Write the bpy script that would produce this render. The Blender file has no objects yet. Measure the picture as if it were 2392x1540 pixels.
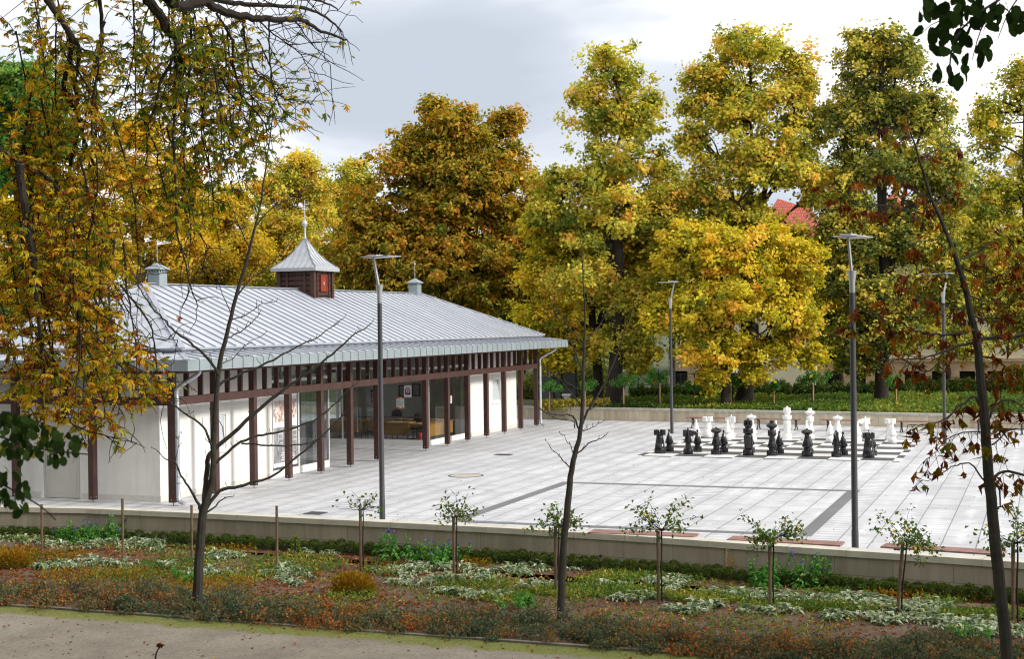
import bpy, math, random
import numpy as np
from mathutils import Vector, Matrix
random.seed(11)
rng = np.random.default_rng(11)
R_ = math.radians
scn = bpy.context.scene
COL = scn.collection

# ------------------------------------------------------------------ camera geometry (measured from the photograph's vanishing points)
CW, CH = 2391.0, 1540.0
FPX, YAW, PIT, ROL, HC = 3314.9, 0.36022, -0.004696, 0.012589, 4.45
Fv = np.array([-math.sin(YAW)*math.cos(PIT), math.cos(YAW)*math.cos(PIT), math.sin(PIT)])
R0 = np.array([math.cos(YAW), math.sin(YAW), 0.0]); U0 = np.cross(R0, Fv)
Rv = R0*math.cos(ROL) - U0*math.sin(ROL); Uv = U0*math.cos(ROL) + R0*math.sin(ROL)
EYE = np.array([0, 0, HC])
def ray(x, y): return Fv + Rv*(x-CW/2)/FPX - Uv*(y-CH/2)/FPX
def G(x, y, z=0.0):                       # point on the level z seen at (x, y)
    d = ray(x, y); return EYE + d*((z-HC)/d[2])
def D(x, y, dist): return EYE + ray(x, y)*dist
def PX(p, X):
    d = ray(*p); return EYE + d*(X/d[0])
def PY(p, Y):
    d = ray(*p); return EYE + d*(Y/d[1])
def proj(P):
    v = np.asarray(P, float)-EYE; w = v@Fv
    return CW/2+FPX*(v@Rv)/w, CH/2-FPX*(v@Uv)/w

# ------------------------------------------------------------------ tagging
def tag(o, label=None, cat=None, group=None, kind=None):
    if label: o['label'] = label
    if cat: o['category'] = cat
    if group: o['group'] = group
    if kind: o['kind'] = kind
    return o
def thing(name, loc, label, cat, group=None, rz=0):
    o = bpy.data.objects.new(name, None); COL.objects.link(o)
    o.empty_display_size = .2
    o.location = [float(c) for c in loc]; o.rotation_euler = (0, 0, rz)
    return tag(o, label, cat, group)
def link(name, me, mat, parent=None):
    o = bpy.data.objects.new(name, me); COL.objects.link(o)
    if mat is not None and not me.materials: me.materials.append(mat)
    if parent is not None: o.parent = parent
    return o
def kids(o): return [c for c in COL.objects if c.parent == o]
def copy_thing(o, parent=None, label=None, group=None):
    ch = kids(o)
    c = o.copy(); COL.objects.link(c)
    c.parent = parent
    for k in ch: copy_thing(k, c)
    if label: c['label'] = label
    if group: c['group'] = group
    return c

# ------------------------------------------------------------------ mesh builder
class MB:
    def __init__(s): s.v = []; s.f = []; s.uv = None; s.sm = []
    def add(s, vs, fs, smooth=False):
        n = len(s.v); s.v += [tuple(float(c) for c in p) for p in vs]
        s.f += [tuple(i+n for i in f) for f in fs]; s.sm += [smooth]*len(fs)
        return s
    def box(s, x0, x1, y0, y1, z0, z1):
        return s.add([(x0,y0,z0),(x1,y0,z0),(x1,y1,z0),(x0,y1,z0),(x0,y0,z1),(x1,y0,z1),(x1,y1,z1),(x0,y1,z1)],
            [(0,3,2,1),(4,5,6,7),(0,1,5,4),(1,2,6,5),(2,3,7,6),(3,0,4,7)])
    def bar(s, p, q, w, h, up=(0,0,1)):
        p = Vector(p); q = Vector(q); d = (q-p).normalized(); u = Vector(up)
        a = d.cross(u)
        if a.length < 1e-5: a = d.cross(Vector((1,0,0)))
        a.normalize(); b = a.cross(d).normalized()
        vs = [e+a*i*w/2+b*j*h/2 for e in (p, q) for i, j in ((-1,-1),(1,-1),(1,1),(-1,1))]
        return s.add(vs, [(0,1,2,3),(7,6,5,4),(0,4,5,1),(1,5,6,2),(2,6,7,3),(3,7,4,0)])
    def tube(s, pts, rad, sides=6, smooth=True, caps=True):
        pts = [Vector(p) for p in pts]; n = len(pts)
        if not hasattr(rad, '__len__'): rad = [rad]*n
        up = Vector((0.31, 0.17, 0.93)); vs = []; fs = []
        a = None
        for i, p in enumerate(pts):
            d = (pts[min(i+1, n-1)]-pts[max(i-1, 0)])
            if d.length < 1e-9: d = Vector((0,0,1))
            d.normalize()
            if a is None:
                a = d.cross(up)
                if a.length < .1: a = d.cross(Vector((1,0,0)))
            a = a - d*a.dot(d); a.normalize(); b = d.cross(a)
            for k in range(sides):
                t = 2*math.pi*k/sides; vs.append(p+(a*math.cos(t)+b*math.sin(t))*rad[i])
        for i in range(n-1):
            for k in range(sides):
                k2 = (k+1) % sides
                fs.append((i*sides+k, i*sides+k2, (i+1)*sides+k2, (i+1)*sides+k))
        m = len(fs); s.add(vs, fs, smooth)
        if caps: 
            o = len(s.v)-len(vs)
            s.f.append(tuple(o+k for k in reversed(range(sides)))); s.sm.append(False)
            s.f.append(tuple(o+(n-1)*sides+k for k in range(sides))); s.sm.append(False)
        return s
    def lathe(s, prof, c=(0,0,0), sides=20, smooth=True, ph=0):
        vs = []; fs = []; n = len(prof)
        for r, z in prof:
            for k in range(sides):
                t = 2*math.pi*k/sides+ph; vs.append((c[0]+r*math.cos(t), c[1]+r*math.sin(t), c[2]+z))
        for i in range(n-1):
            for k in range(sides):
                k2 = (k+1) % sides; fs.append((i*sides+k, i*sides+k2, (i+1)*sides+k2, (i+1)*sides+k))
        fs.append(tuple(reversed(range(sides)))); fs.append(tuple((n-1)*sides+k for k in range(sides)))
        return s.add(vs, fs, smooth)
    def prism(s, poly, z0, z1):
        n = len(poly)
        return s.add([(p[0],p[1],z0) for p in poly]+[(p[0],p[1],z1) for p in poly],
            [tuple(reversed(range(n))), tuple(range(n, 2*n))]+[(i,(i+1)%n,n+(i+1)%n,n+i) for i in range(n)])
    def build(s, name, mat, parent=None, bevel=0, loc=None):
        me = bpy.data.meshes.new(name); me.from_pydata(s.v, [], s.f); 
        me.polygons.foreach_set('use_smooth', s.sm)
        me.update()
        o = link(name, me, mat, parent)
        if any(s.sm):
            try: me.set_sharp_from_angle(angle=R_(38))
            except Exception: pass
        if loc is not None: o.location = [float(c) for c in loc]
        if bevel:
            b = o.modifiers.new('bevel', 'BEVEL'); b.width = bevel; b.segments = 2; b.limit_method = 'ANGLE'
        return o

def spline(pts, sub=4):
    P = [np.asarray(p, float) for p in pts]; out = []
    for i in range(len(P)-1):
        p0 = P[max(i-1,0)]; p1 = P[i]; p2 = P[i+1]; p3 = P[min(i+2,len(P)-1)]
        for k in range(sub):
            t = k/sub
            out.append(.5*((2*p1)+(-p0+p2)*t+(2*p0-5*p1+4*p2-p3)*t*t+(-p0+3*p1-3*p2+p3)*t**3))
    out.append(P[-1]); return out

# ------------------------------------------------------------------ materials
def newmat(name):
    m = bpy.data.materials.new(name); m.use_nodes = True; nt = m.node_tree
    for n in list(nt.nodes): nt.nodes.remove(n)
    out = nt.nodes.new('ShaderNodeOutputMaterial')
    return m, nt, out
def N(nt, t, **kw):
    n = nt.nodes.new(t)
    for k, v in kw.items():
        if k in n.inputs: n.inputs[k].default_value = v
        else: setattr(n, k, v)
    return n
def L(nt, a, b): nt.links.new(a, b)
def c4(c): return (c[0], c[1], c[2], 1.0)
def ramp(nt, stops, fac=None, interp='LINEAR'):
    r = nt.nodes.new('ShaderNodeValToRGB'); e = r.color_ramp.elements; r.color_ramp.interpolation = interp
    e[0].position = stops[0][0]; e[0].color = c4(stops[0][1])
    e[1].position = stops[-1][0]; e[1].color = c4(stops[-1][1])
    for p, c in stops[1:-1]:
        x = e.new(p); x.color = c4(c)
    if fac is not None: L(nt, fac, r.inputs[0])
    return r
def noise(nt, scale, detail=4, rough=.6, vec=None, dist=0):
    n = N(nt, 'ShaderNodeTexNoise'); n.inputs['Scale'].default_value = scale; n.inputs['Detail'].default_value = detail
    n.inputs['Roughness'].default_value = rough; n.inputs['Distortion'].default_value = dist
    if vec is None:
        g = N(nt, 'ShaderNodeNewGeometry'); vec = g.outputs['Position']
    L(nt, vec, n.inputs['Vector']); return n
def mix(nt, a, b, fac, mode='MIX'):
    m = nt.nodes.new('ShaderNodeMix'); m.data_type = 'RGBA'; m.blend_type = mode
    for sock, v in ((m.inputs[6], a), (m.inputs[7], b), (m.inputs[0], fac)):
        if isinstance(v, (tuple, list)): sock.default_value = c4(v)
        elif isinstance(v, (int, float)): sock.default_value = v
        else: L(nt, v, sock)
    return m.outputs[2]
def simple(name, col, rough=.6, metal=0, var=.12, scale=6, bump=0, bscale=40, spec=.4, coat=0):
    m, nt, out = newmat(name)
    b = N(nt, 'ShaderNodeBsdfPrincipled'); L(nt, b.outputs[0], out.inputs[0])
    n = noise(nt, scale)
    lo = tuple(c*(1-var) for c in col); hi = tuple(min(1, c*(1+var)) for c in col)
    r = ramp(nt, [(.3, lo), (.7, hi)], n.outputs[0]); L(nt, r.outputs[0], b.inputs['Base Color'])
    b.inputs['Roughness'].default_value = rough; b.inputs['Metallic'].default_value = metal
    b.inputs['Specular IOR Level'].default_value = spec; b.inputs['Coat Weight'].default_value = coat
    if bump:
        n2 = noise(nt, bscale, 3); bp = N(nt, 'ShaderNodeBump'); bp.inputs['Strength'].default_value = bump
        bp.inputs['Distance'].default_value = .02; L(nt, n2.outputs[0], bp.inputs['Height']); L(nt, bp.outputs[0], b.inputs['Normal'])
    return m
def leafmat(name, stops, trans=.35, rough=.55, gloss=.0, gain=1.0):
    stops=[(p,tuple(min(.85,c*gain) for c in q)) for p,q in stops]
    m, nt, out = newmat(name)
    a = N(nt, 'ShaderNodeAttribute'); a.attribute_name = 'val'
    r = ramp(nt, stops, a.outputs['Fac'])
    d = N(nt, 'ShaderNodeBsdfDiffuse'); t = N(nt, 'ShaderNodeBsdfTranslucent')
    L(nt, r.outputs[0], d.inputs[0]); 
    hs = N(nt, 'ShaderNodeHueSaturation'); hs.inputs['Saturation'].default_value = 1.1; hs.inputs['Value'].default_value = 1.15
    L(nt, r.outputs[0], hs.inputs['Color']); L(nt, hs.outputs[0], t.inputs[0])
    mx = N(nt, 'ShaderNodeMixShader'); mx.inputs[0].default_value = min(.5,trans+.1)
    L(nt, d.outputs[0], mx.inputs[1]); L(nt, t.outputs[0], mx.inputs[2]); res = mx.outputs[0]
    if gloss:
        g = N(nt, 'ShaderNodeBsdfGlossy'); g.inputs['Roughness'].default_value = .4; g.inputs[0].default_value = (1,1,1,1)
        m2 = N(nt, 'ShaderNodeMixShader'); m2.inputs[0].default_value = gloss
        L(nt, res, m2.inputs[1]); L(nt, g.outputs[0], m2.inputs[2]); res = m2.outputs[0]
    L(nt, res, out.inputs[0]); return m

# ------------------------------------------------------------------ leaves
def unit(a):
    return a/np.maximum(np.linalg.norm(a, axis=-1, keepdims=True), 1e-9)
def leaves_mesh(name, P, T, Nn, Ln, Wd, val, curl=.15, rich=False, wpos=.5, oval=False):
    """one face (or four when rich) per leaf: base P, axis T, normal Nn"""
    P = np.asarray(P, float); n = len(P)
    T = unit(T); S = unit(np.cross(T, Nn)); Nn = np.cross(S, T)
    Ln = np.broadcast_to(np.asarray(Ln, float), (n,))[:, None]; Wd = np.broadcast_to(np.asarray(Wd, float), (n,))[:, None]
    cu = np.broadcast_to(np.asarray(curl, float), (n,))[:, None]
    me = bpy.data.meshes.new(name)
    if not rich:
        V = np.stack([P, P+T*Ln*wpos+S*Wd/2+Nn*Ln*cu*.5, P+T*Ln-Nn*Ln*cu, P+T*Ln*wpos-S*Wd/2+Nn*Ln*cu*.5], 1).reshape(-1, 3)
        k = 4; idx = np.arange(n*4, dtype=np.int32); nf = n
        ls = np.arange(0, n*4, 4, dtype=np.int32); lt = np.full(n, 4, np.int32); fv = val
    else:
        V = np.stack([P, P+T*Ln*.58+S*Wd/2+Nn*Wd*.25, P+T*Ln*.6-Nn*Ln*cu*.15, P+T*Ln*.58-S*Wd/2+Nn*Wd*.25, P+T*Ln*(1-cu*.5)-Nn*Ln*cu], 1).reshape(-1, 3)
        b = (np.arange(n)*5)[:, None]
        F = np.concatenate([b+[[0,1,2]], b+[[0,2,3]], b+[[2,1,4]], b+[[3,2,4]]], 1).astype(np.int32)
        idx = F.reshape(-1); nf = n*4
        ls = np.arange(0, nf*3, 3, dtype=np.int32); lt = np.full(nf, 3, np.int32); fv = np.repeat(val, 4)
    if oval:
        an = np.linspace(0, 2*np.pi, 9)[:-1]; k = 8; V = np.stack([P+T*Ln*(.5-.5*math.cos(t))+S*Wd*.5*math.sin(t)*(1.15-.3*(.5-.5*math.cos(t)))+Nn*Ln*cu*(abs(math.sin(t))-.5) for t in an], 1).reshape(-1, 3)
        idx = np.arange(n*8, dtype=np.int32); nf = n; ls = np.arange(0, n*8, 8, dtype=np.int32); lt = np.full(n, 8, np.int32); fv = val
    me.vertices.add(len(V)); me.vertices.foreach_set('co', V.astype(np.float32).reshape(-1))
    me.loops.add(len(idx)); me.loops.foreach_set('vertex_index', idx)
    me.polygons.add(nf); me.polygons.foreach_set('loop_start', ls); me.polygons.foreach_set('loop_total', lt)
    at = me.attributes.new('val', 'FLOAT', 'FACE'); at.data.foreach_set('value', np.asarray(fv, np.float32))
    me.update(calc_edges=True); me.validate()
    return me
def rdir(n): return unit(rng.normal(size=(n, 3)))
# ------------------------------------------------------------------ palette
M = {}
M['plaster'] = simple('white_plaster', (.78,.765,.73), .9, var=.05, scale=1.2, bump=.15, bscale=120, spec=.2)
def f_plaster(nt, b):
    g = N(nt, 'ShaderNodeNewGeometry'); mp = N(nt, 'ShaderNodeMapping'); mp.inputs['Scale'].default_value = (5,5,.35); L(nt, g.outputs['Position'], mp.inputs[0])
    n1 = noise(nt, 1.0, 6, .65, mp.outputs[0]); r1 = ramp(nt, [(.30,(.715,.70,.665)),(.55,(.79,.778,.745))], n1.outputs[0])
    n2 = noise(nt, 1.3, 5); r2 = ramp(nt, [(.3,(.93,.93,.92)),(.6,(1,1,1))], n2.outputs[0])
    n3 = noise(nt, 150, 2); r3 = ramp(nt, [(.3,(.975,.975,.975)),(.7,(1.015,1.015,1.015))], n3.outputs[0])
    c = mix(nt, mix(nt, r1.outputs[0], r2.outputs[0], 1.0, 'MULTIPLY'), r3.outputs[0], 1.0, 'MULTIPLY')
    L(nt, c, b.inputs['Base Color']); b.inputs['Roughness'].default_value = .9; b.inputs['Specular IOR Level'].default_value = .2
    bp = N(nt, 'ShaderNodeBump'); bp.inputs['Strength'].default_value = .25; bp.inputs['Distance'].default_value = .01
    L(nt, n3.outputs[0], bp.inputs['Height']); L(nt, bp.outputs[0], b.inputs['Normal'])
M['brown'] = simple('brown_timber', (.060,.027,.022), .55, var=.25, scale=3, bump=.1, bscale=30, spec=.35)
M['brown_dark'] = simple('brown_board', (.085,.03,.024), .6, var=.25, scale=3)
M['oak'] = simple('weathered_stake', (.13,.085,.05), .8, var=.3, scale=9)
M['palewood'] = simple('pale_stake', (.42,.27,.14), .8, var=.2, scale=9)
M['benchwood'] = simple('red_bench_slats', (.28,.15,.13), .38, var=.25, scale=5)
M['iron'] = simple('cast_iron', (.02,.022,.025), .5, var=.2)
M['pole'] = simple('lamp_grey_paint', (.036,.036,.041), .45, var=.08, spec=.5)
M['alu'] = simple('bare_aluminium', (.40,.41,.43), .38, metal=.5, var=.05)
M['zinc'] = simple('zinc_pipe', (.50,.53,.57), .4, metal=.6, var=.12, scale=3)
M['whiteframe'] = simple('white_window_frame', (.72,.72,.70), .4, var=.04)
M['chess_white'] = simple('white_plastic', (.82,.81,.79), .42, var=.04, scale=5)
M['chess_black'] = simple('black_plastic', (.012,.012,.014), .16, var=.2, spec=.5)
M['desk'] = simple('yellow_veneer', (.52,.27,.06), .45, var=.14, scale=3)
M['darkseat'] = simple('dark_chair_cover', (.05,.035,.03), .7)
M['paper'] = simple('white_paper', (.78,.80,.82), .6, var=.03)
M['orange'] = simple('orange_print', (.62,.14,.02), .6, var=.05)
M['red'] = simple('red_enamel', (.5,.02,.02), .3, var=.08)
M['ink'] = simple('dark_ink', (.03,.03,.05), .6)
M['greyink'] = simple('grey_print', (.35,.37,.40), .6)
M['plaque'] = simple('dark_red_panel', (.22,.035,.02), .45, var=.1)
M['panel'] = simple('grey_board', (.10,.10,.105), .7, var=.05)
M['globe'] = simple('opal_globe', (.8,.8,.78), .2, var=.02)
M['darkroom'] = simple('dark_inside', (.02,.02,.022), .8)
M['roomwall'] = simple('room_wall', (.55,.53,.48), .85, var=.05)
M['cream'] = simple('cream_render', (.72,.66,.50), .9, var=.08, scale=.6)
M['sand'] = simple('sandstone', (.45,.32,.20), .9, var=.2, scale=1.5)
M['redtile'] = None
M['bark'] = simple('dark_bark', (.026,.020,.016), .95, var=.4, scale=10, bump=.6, bscale=25)
M['bark_grey'] = simple('grey_green_bark', (.030,.027,.020), .9, var=.35, scale=8, bump=.35, bscale=45)
M['bark_pale'] = simple('pale_bark', (.15,.115,.08), .9, var=.3, scale=3)
M['twig'] = simple('dark_twig', (.018,.013,.011), .9, var=.3, scale=12)
M['blue'] = simple('blue_enamel', (.03,.10,.45), .4)
M['steel'] = simple('dull_steel', (.25,.25,.26), .4, metal=.7)
M['manhole'] = simple('manhole_concrete', (.40,.37,.31), .8, var=.1)
M['grate'] = simple('iron_grate', (.055,.055,.06), .6)

def uvmat(name, fn):
    m, nt, out = newmat(name); b = N(nt, 'ShaderNodeBsdfPrincipled'); L(nt, b.outputs[0], out.inputs[0])
    fn(nt, b); return m
def posvec(nt, sx=1, sy=1, sz=1, swap=None):
    g = N(nt, 'ShaderNodeNewGeometry'); s = N(nt, 'ShaderNodeSeparateXYZ'); L(nt, g.outputs['Position'], s.inputs[0])
    c = N(nt, 'ShaderNodeCombineXYZ'); o = swap or 'XYZ'
    for i, a in enumerate(o):
        if a in 'XYZ': L(nt, s.outputs[a], c.inputs[i])
    return c.outputs[0], s
def brick(nt, vec, w, h, mortar, offset=.5, c1=(.5,.5,.5), c2=(.4,.4,.4), cm=(.2,.2,.2), bias=0):
    b = N(nt, 'ShaderNodeTexBrick'); b.offset = offset
    b.inputs['Scale'].default_value = 1; b.inputs['Mortar Size'].default_value = mortar; b.inputs['Mortar Smooth'].default_value = .1
    b.inputs['Brick Width'].default_value = w; b.inputs['Row Height'].default_value = h; b.inputs['Bias'].default_value = bias
    b.inputs['Color1'].default_value = c4(c1); b.inputs['Color2'].default_value = c4(c2); b.inputs['Mortar'].default_value = c4(cm)
    L(nt, vec, b.inputs['Vector']); return b
# granite paving: courses run along Y, alternate courses of long and short slabs
def math2(nt, op, x, y=0.0):
    q = N(nt, 'ShaderNodeMath', operation=op)
    for i, z in enumerate((x, y)):
        if isinstance(z, (int, float)): q.inputs[i].default_value = z
        else: L(nt, z, q.inputs[i])
    return q.outputs[0]
def f_pave(nt, b):
    vec, s = posvec(nt, swap='YX-'); X, Y = s.outputs['X'], s.outputs['Y']
    A = brick(nt, vec, 1.0, .66, .013, .37, (.565,.57,.59), (.47,.475,.495), (.20,.20,.21))
    B = brick(nt, vec, .33, .66, .012, .5, (.55,.555,.575), (.44,.445,.465), (.23,.23,.24))
    gt = math2(nt, 'GREATER_THAN', math2(nt, 'FRACT', math2(nt, 'MULTIPLY', X, 1/1.98)), 2/3)
    c = mix(nt, A.outputs[0], B.outputs[0], gt)
    # slab-local coordinates: lime bloom dries out in the middle of the slabs, most on the short ones
    fx = math2(nt, 'ABSOLUTE', math2(nt, 'SUBTRACT', math2(nt, 'FRACT', math2(nt, 'MULTIPLY', X, 1/.66)), .5))
    fy = math2(nt, 'ABSOLUTE', math2(nt, 'SUBTRACT', math2(nt, 'FRACT', math2(nt, 'MULTIPLY', Y, 1/.33)), .5))
    n2 = noise(nt, 1.6, 6, .7, dist=.5); n5 = noise(nt, .22, 3, .5)
    mm = math2(nt, 'ADD', math2(nt, 'SUBTRACT', n2.outputs[0], math2(nt, 'MULTIPLY', fx, .55)), math2(nt, 'MULTIPLY', math2(nt, 'SUBTRACT', .25, fy), math2(nt, 'MULTIPLY', gt, .9)))
    mm = math2(nt, 'ADD', mm, math2(nt, 'MULTIPLY', math2(nt, 'SUBTRACT', n5.outputs[0], .5), .35))
    r2 = ramp(nt, [(.40,(0,0,0)),(.58,(1,1,1))], mm)
    c = mix(nt, c, (.66,.67,.70), math2(nt, 'MULTIPLY', r2.outputs[0], .75))
    n1 = noise(nt, .3, 6, .65); r1 = ramp(nt, [(.33,(.84,.84,.845)),(.65,(1.02,1.02,1.02))], n1.outputs[0])
    c = mix(nt, c, r1.outputs[0], 1.0, 'MULTIPLY')
    n3 = noise(nt, 60, 2); r3 = ramp(nt, [(.3,(.88,.88,.88)),(.7,(1.06,1.06,1.06))], n3.outputs[0])
    c = mix(nt, c, r3.outputs[0], 1.0, 'MULTIPLY')
    n6 = noise(nt, 3.2, 5, .75, dist=1.0); r6 = ramp(nt, [(.66,(1,1,1)),(.78,(.72,.70,.66))], n6.outputs[0])
    c = mix(nt, c, r6.outputs[0], .7, 'MULTIPLY')
    c = mix(nt, c, A.outputs['Fac'], 0.0); 
    L(nt, c, b.inputs['Base Color']); b.inputs['Roughness'].default_value = .62; b.inputs['Specular IOR Level'].default_value = .35
M['pave'] = uvmat('granite_paving', f_pave)
def f_inlay(nt, b):
    vec, s = posvec(nt, swap='YX-')
    A = brick(nt, vec, .6, .3, .006, .5, (.17,.17,.18), (.13,.13,.14), (.08,.08,.08))
    L(nt, A.outputs[0], b.inputs['Base Color']); b.inputs['Roughness'].default_value = .55
M['inlay'] = uvmat('dark_granite', f_inlay)
BX0, BX1, BY0 = -12.52, -4.52, 45.38
def f_board(nt, b):
    vec, s = posvec(nt)
    ck = N(nt, 'ShaderNodeTexChecker'); ck.inputs['Scale'].default_value = 1.0
    mp = N(nt, 'ShaderNodeMapping'); mp.inputs['Location'].default_value = (-BX0+20, -BY0+40, .37)
    cb = N(nt, 'ShaderNodeCombineXYZ'); L(nt, s.outputs['X'], cb.inputs[0]); L(nt, s.outputs['Y'], cb.inputs[1])
    L(nt, cb.outputs[0], mp.inputs[0]); L(nt, mp.outputs[0], ck.inputs['Vector'])
    n1 = noise(nt, 3, 5); rr = ramp(nt, [(.3,(.86,.86,.86)),(.7,(1.05,1.05,1.05))], n1.outputs[0])
    ck.inputs['Color1'].default_value = (.085,.085,.092,1); ck.inputs['Color2'].default_value = (.72,.72,.72,1)
    c = mix(nt, ck.outputs[0], rr.outputs[0], 1.0, 'MULTIPLY')
    L(nt, c, b.inputs['Base Color']); b.inputs['Roughness'].default_value = .5
M['plaster'] = uvmat('white_plaster_wall', f_plaster)
M['board'] = uvmat('chess_paving', f_board)
# ashlar garden walls; the far one turns about Z so use X for the course direction
def f_ashlar(c1, c2, stain):
    def f(nt, b):
        vec, s = posvec(nt, swap='XZ-')
        A = brick(nt, vec, 1.0, .55, .006, .5, c1, c2, tuple(c*.6 for c in c2))
        mp = N(nt, 'ShaderNodeMapping'); mp.inputs['Scale'].default_value = (3.5,3.5,.5); g = N(nt, 'ShaderNodeNewGeometry')
        L(nt, g.outputs['Position'], mp.inputs[0])
        n1 = noise(nt, 1.0, 5, .65, mp.outputs[0]); r1 = ramp(nt, [(.35,stain),(.62,(1.03,1.03,1.03))], n1.outputs[0])
        c = mix(nt, A.outputs[0], r1.outputs[0], 1.0, 'MULTIPLY')
        n3 = noise(nt, 80, 2); r3 = ramp(nt, [(.3,(.9,.9,.9)),(.7,(1.08,1.08,1.08))], n3.outputs[0])
        c = mix(nt, c, r3.outputs[0], 1.0, 'MULTIPLY')
        L(nt, c, b.inputs['Base Color']); b.inputs['Roughness'].default_value = .85
    return f
M['ashlar_near'] = uvmat('beige_stone_facing', f_ashlar((.38,.33,.26), (.33,.29,.225), (.80,.78,.74)))
M['ashlar_far'] = uvmat('cream_stone_facing', f_ashlar((.60,.54,.42), (.50,.44,.34), (.72,.69,.62)))
M['cap_near'] = simple('stone_coping', (.50,.47,.40), .8, var=.12, scale=2.5)
M['cap_far'] = simple('grey_coping', (.42,.40,.34), .85, var=.2, scale=3)
# standing seam roof: cross joints staggered from one tray to the next
def f_roof(nt, b):
    u = N(nt, 'ShaderNodeUVMap'); u.uv_map = 'uv'
    A = brick(nt, u.outputs[0], 1.5, .5, .004, .43, (.46,.485,.53), (.41,.435,.48), (.21,.225,.26))
    n1 = noise(nt, .9, 5); r1 = ramp(nt, [(.3,(.9,.9,.9)),(.7,(1.08,1.08,1.08))], n1.outputs[0])
    c = mix(nt, A.outputs[0], r1.outputs[0], 1.0, 'MULTIPLY')
    L(nt, c, b.inputs['Base Color']); b.inputs['Roughness'].default_value = .5; b.inputs['Metallic'].default_value = .25
M['roof'] = uvmat('grey_sheet_metal', f_roof)
M['seam'] = simple('grey_seam_metal', (.34,.365,.42), .5, metal=.25, var=.08)
M['turretroof'] = simple('turret_sheet_metal', (.40,.42,.45), .5, metal=.25, var=.1)
M['fascia'] = simple('fascia_metal', (.27,.315,.335), .45, metal=.2, var=.08, scale=2)
def f_tile(nt, b):
    vec, s = posvec(nt, swap='XZ-')
    A = brick(nt, vec, .17, .26, .02, .5, (.50,.10,.06), (.40,.075,.05), (.16,.04,.03))
    L(nt, A.outputs[0], b.inputs['Base Color']); b.inputs['Roughness'].default_value = .6
M['redtile'] = uvmat('red_roof_tile', f_tile)
M['darktile'] = simple('dark_roof_tile', (.10,.055,.045), .8, var=.25, scale=3)
def f_soil(nt, b):
    n1 = noise(nt, 1.1, 5); n2 = noise(nt, 26, 4, .7)
    r1 = ramp(nt, [(.38,(.085,.042,.020)),(.6,(.13,.09,.058))], n1.outputs[0])
    r2 = ramp(nt, [(.3,(.45,.42,.4)),(.55,(1,1,1)),(.72,(2.0,1.8,1.7))], n2.outputs[0])
    c = mix(nt, r1.outputs[0], r2.outputs[0], 1.0, 'MULTIPLY'); L(nt, c, b.inputs['Base Color']); b.inputs['Roughness'].default_value = .95
    bp = N(nt, 'ShaderNodeBump'); bp.inputs['Strength'].default_value = .8; bp.inputs['Distance'].default_value = .04
    L(nt, n2.outputs[0], bp.inputs['Height']); L(nt, bp.outputs[0], b.inputs['Normal'])
M['soil'] = uvmat('bark_mulch', f_soil)
KERB = 19.3; ZB = -.20
def f_path(nt, b):
    vec, s = posvec(nt)
    n1 = noise(nt, .8, 6, .7); n2 = noise(nt, 22, 6, .8)
    r1 = ramp(nt, [(.33,(.17,.145,.112)),(.62,(.255,.222,.176))], n1.outputs[0])
    r2 = ramp(nt, [(.32,(.38,.36,.34)),(.45,(.9,.9,.9)),(.6,(1.1,1.1,1.1)),(.72,(1.45,1.45,1.45))], n2.outputs[0])
    c = mix(nt, r1.outputs[0], r2.outputs[0], 1.0, 'MULTIPLY')
    # moss grows in a band along the kerb, ragged towards the middle of the path
    mr = N(nt, 'ShaderNodeMapRange'); L(nt, s.outputs['Y'], mr.inputs[0])
    mr.inputs[1].default_value = KERB-1.05; mr.inputs[2].default_value = KERB-.15; mr.inputs[3].default_value = -.25; mr.inputs[4].default_value = .62
    n3 = noise(nt, 1.6, 6, .7); ad = N(nt, 'ShaderNodeMath', operation='ADD'); L(nt, mr.outputs[0], ad.inputs[0]); L(nt, n3.outputs[0], ad.inputs[1])
    r3 = ramp(nt, [(.66,(0,0,0)),(.86,(1,1,1))], ad.outputs[0])
    n4 = noise(nt, 30, 3); r4 = ramp(nt, [(.35,(.085,.10,.016)),(.65,(.18,.185,.03))], n4.outputs[0])
    c = mix(nt, c, r4.outputs[0], r3.outputs[0])
    L(nt, c, b.inputs['Base Color']); b.inputs['Roughness'].default_value = .95
    bp = N(nt, 'ShaderNodeBump'); bp.inputs['Strength'].default_value = .5; bp.inputs['Distance'].default_value = .02
    L(nt, n2.outputs[0], bp.inputs['Height']); L(nt, bp.outputs[0], b.inputs['Normal'])
M['path'] = uvmat('sandy_path', f_path)
def f_grass(nt, b):
    n1 = noise(nt, .5, 6); r1 = ramp(nt, [(.3,(.03,.045,.012)),(.55,(.05,.07,.02)),(.75,(.11,.075,.03))], n1.outputs[0])
    L(nt, r1.outputs[0], b.inputs['Base Color']); b.inputs['Roughness'].default_value = .95
M['grass'] = uvmat('rough_grass', f_grass)
def glassmat():
    m, nt, out = newmat('window_glass')
    t = N(nt, 'ShaderNodeBsdfTransparent'); t.inputs[0].default_value = (.80,.84,.84,1)
    g = N(nt, 'ShaderNodeBsdfGlossy'); g.inputs['Roughness'].default_value = .01; g.inputs[0].default_value = (.95,.95,.95,1)
    f = N(nt, 'ShaderNodeFresnel'); f.inputs['IOR'].default_value = 1.62
    mx = N(nt, 'ShaderNodeMixShader'); L(nt, f.outputs[0], mx.inputs[0]); L(nt, t.outputs[0], mx.inputs[1]); L(nt, g.outputs[0], mx.inputs[2])
    L(nt, mx.outputs[0], out.inputs[0]); return m
M['glass'] = glassmat()
M['frosted'] = simple('frosted_pane', (.50,.55,.58), .25, var=.03)
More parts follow.
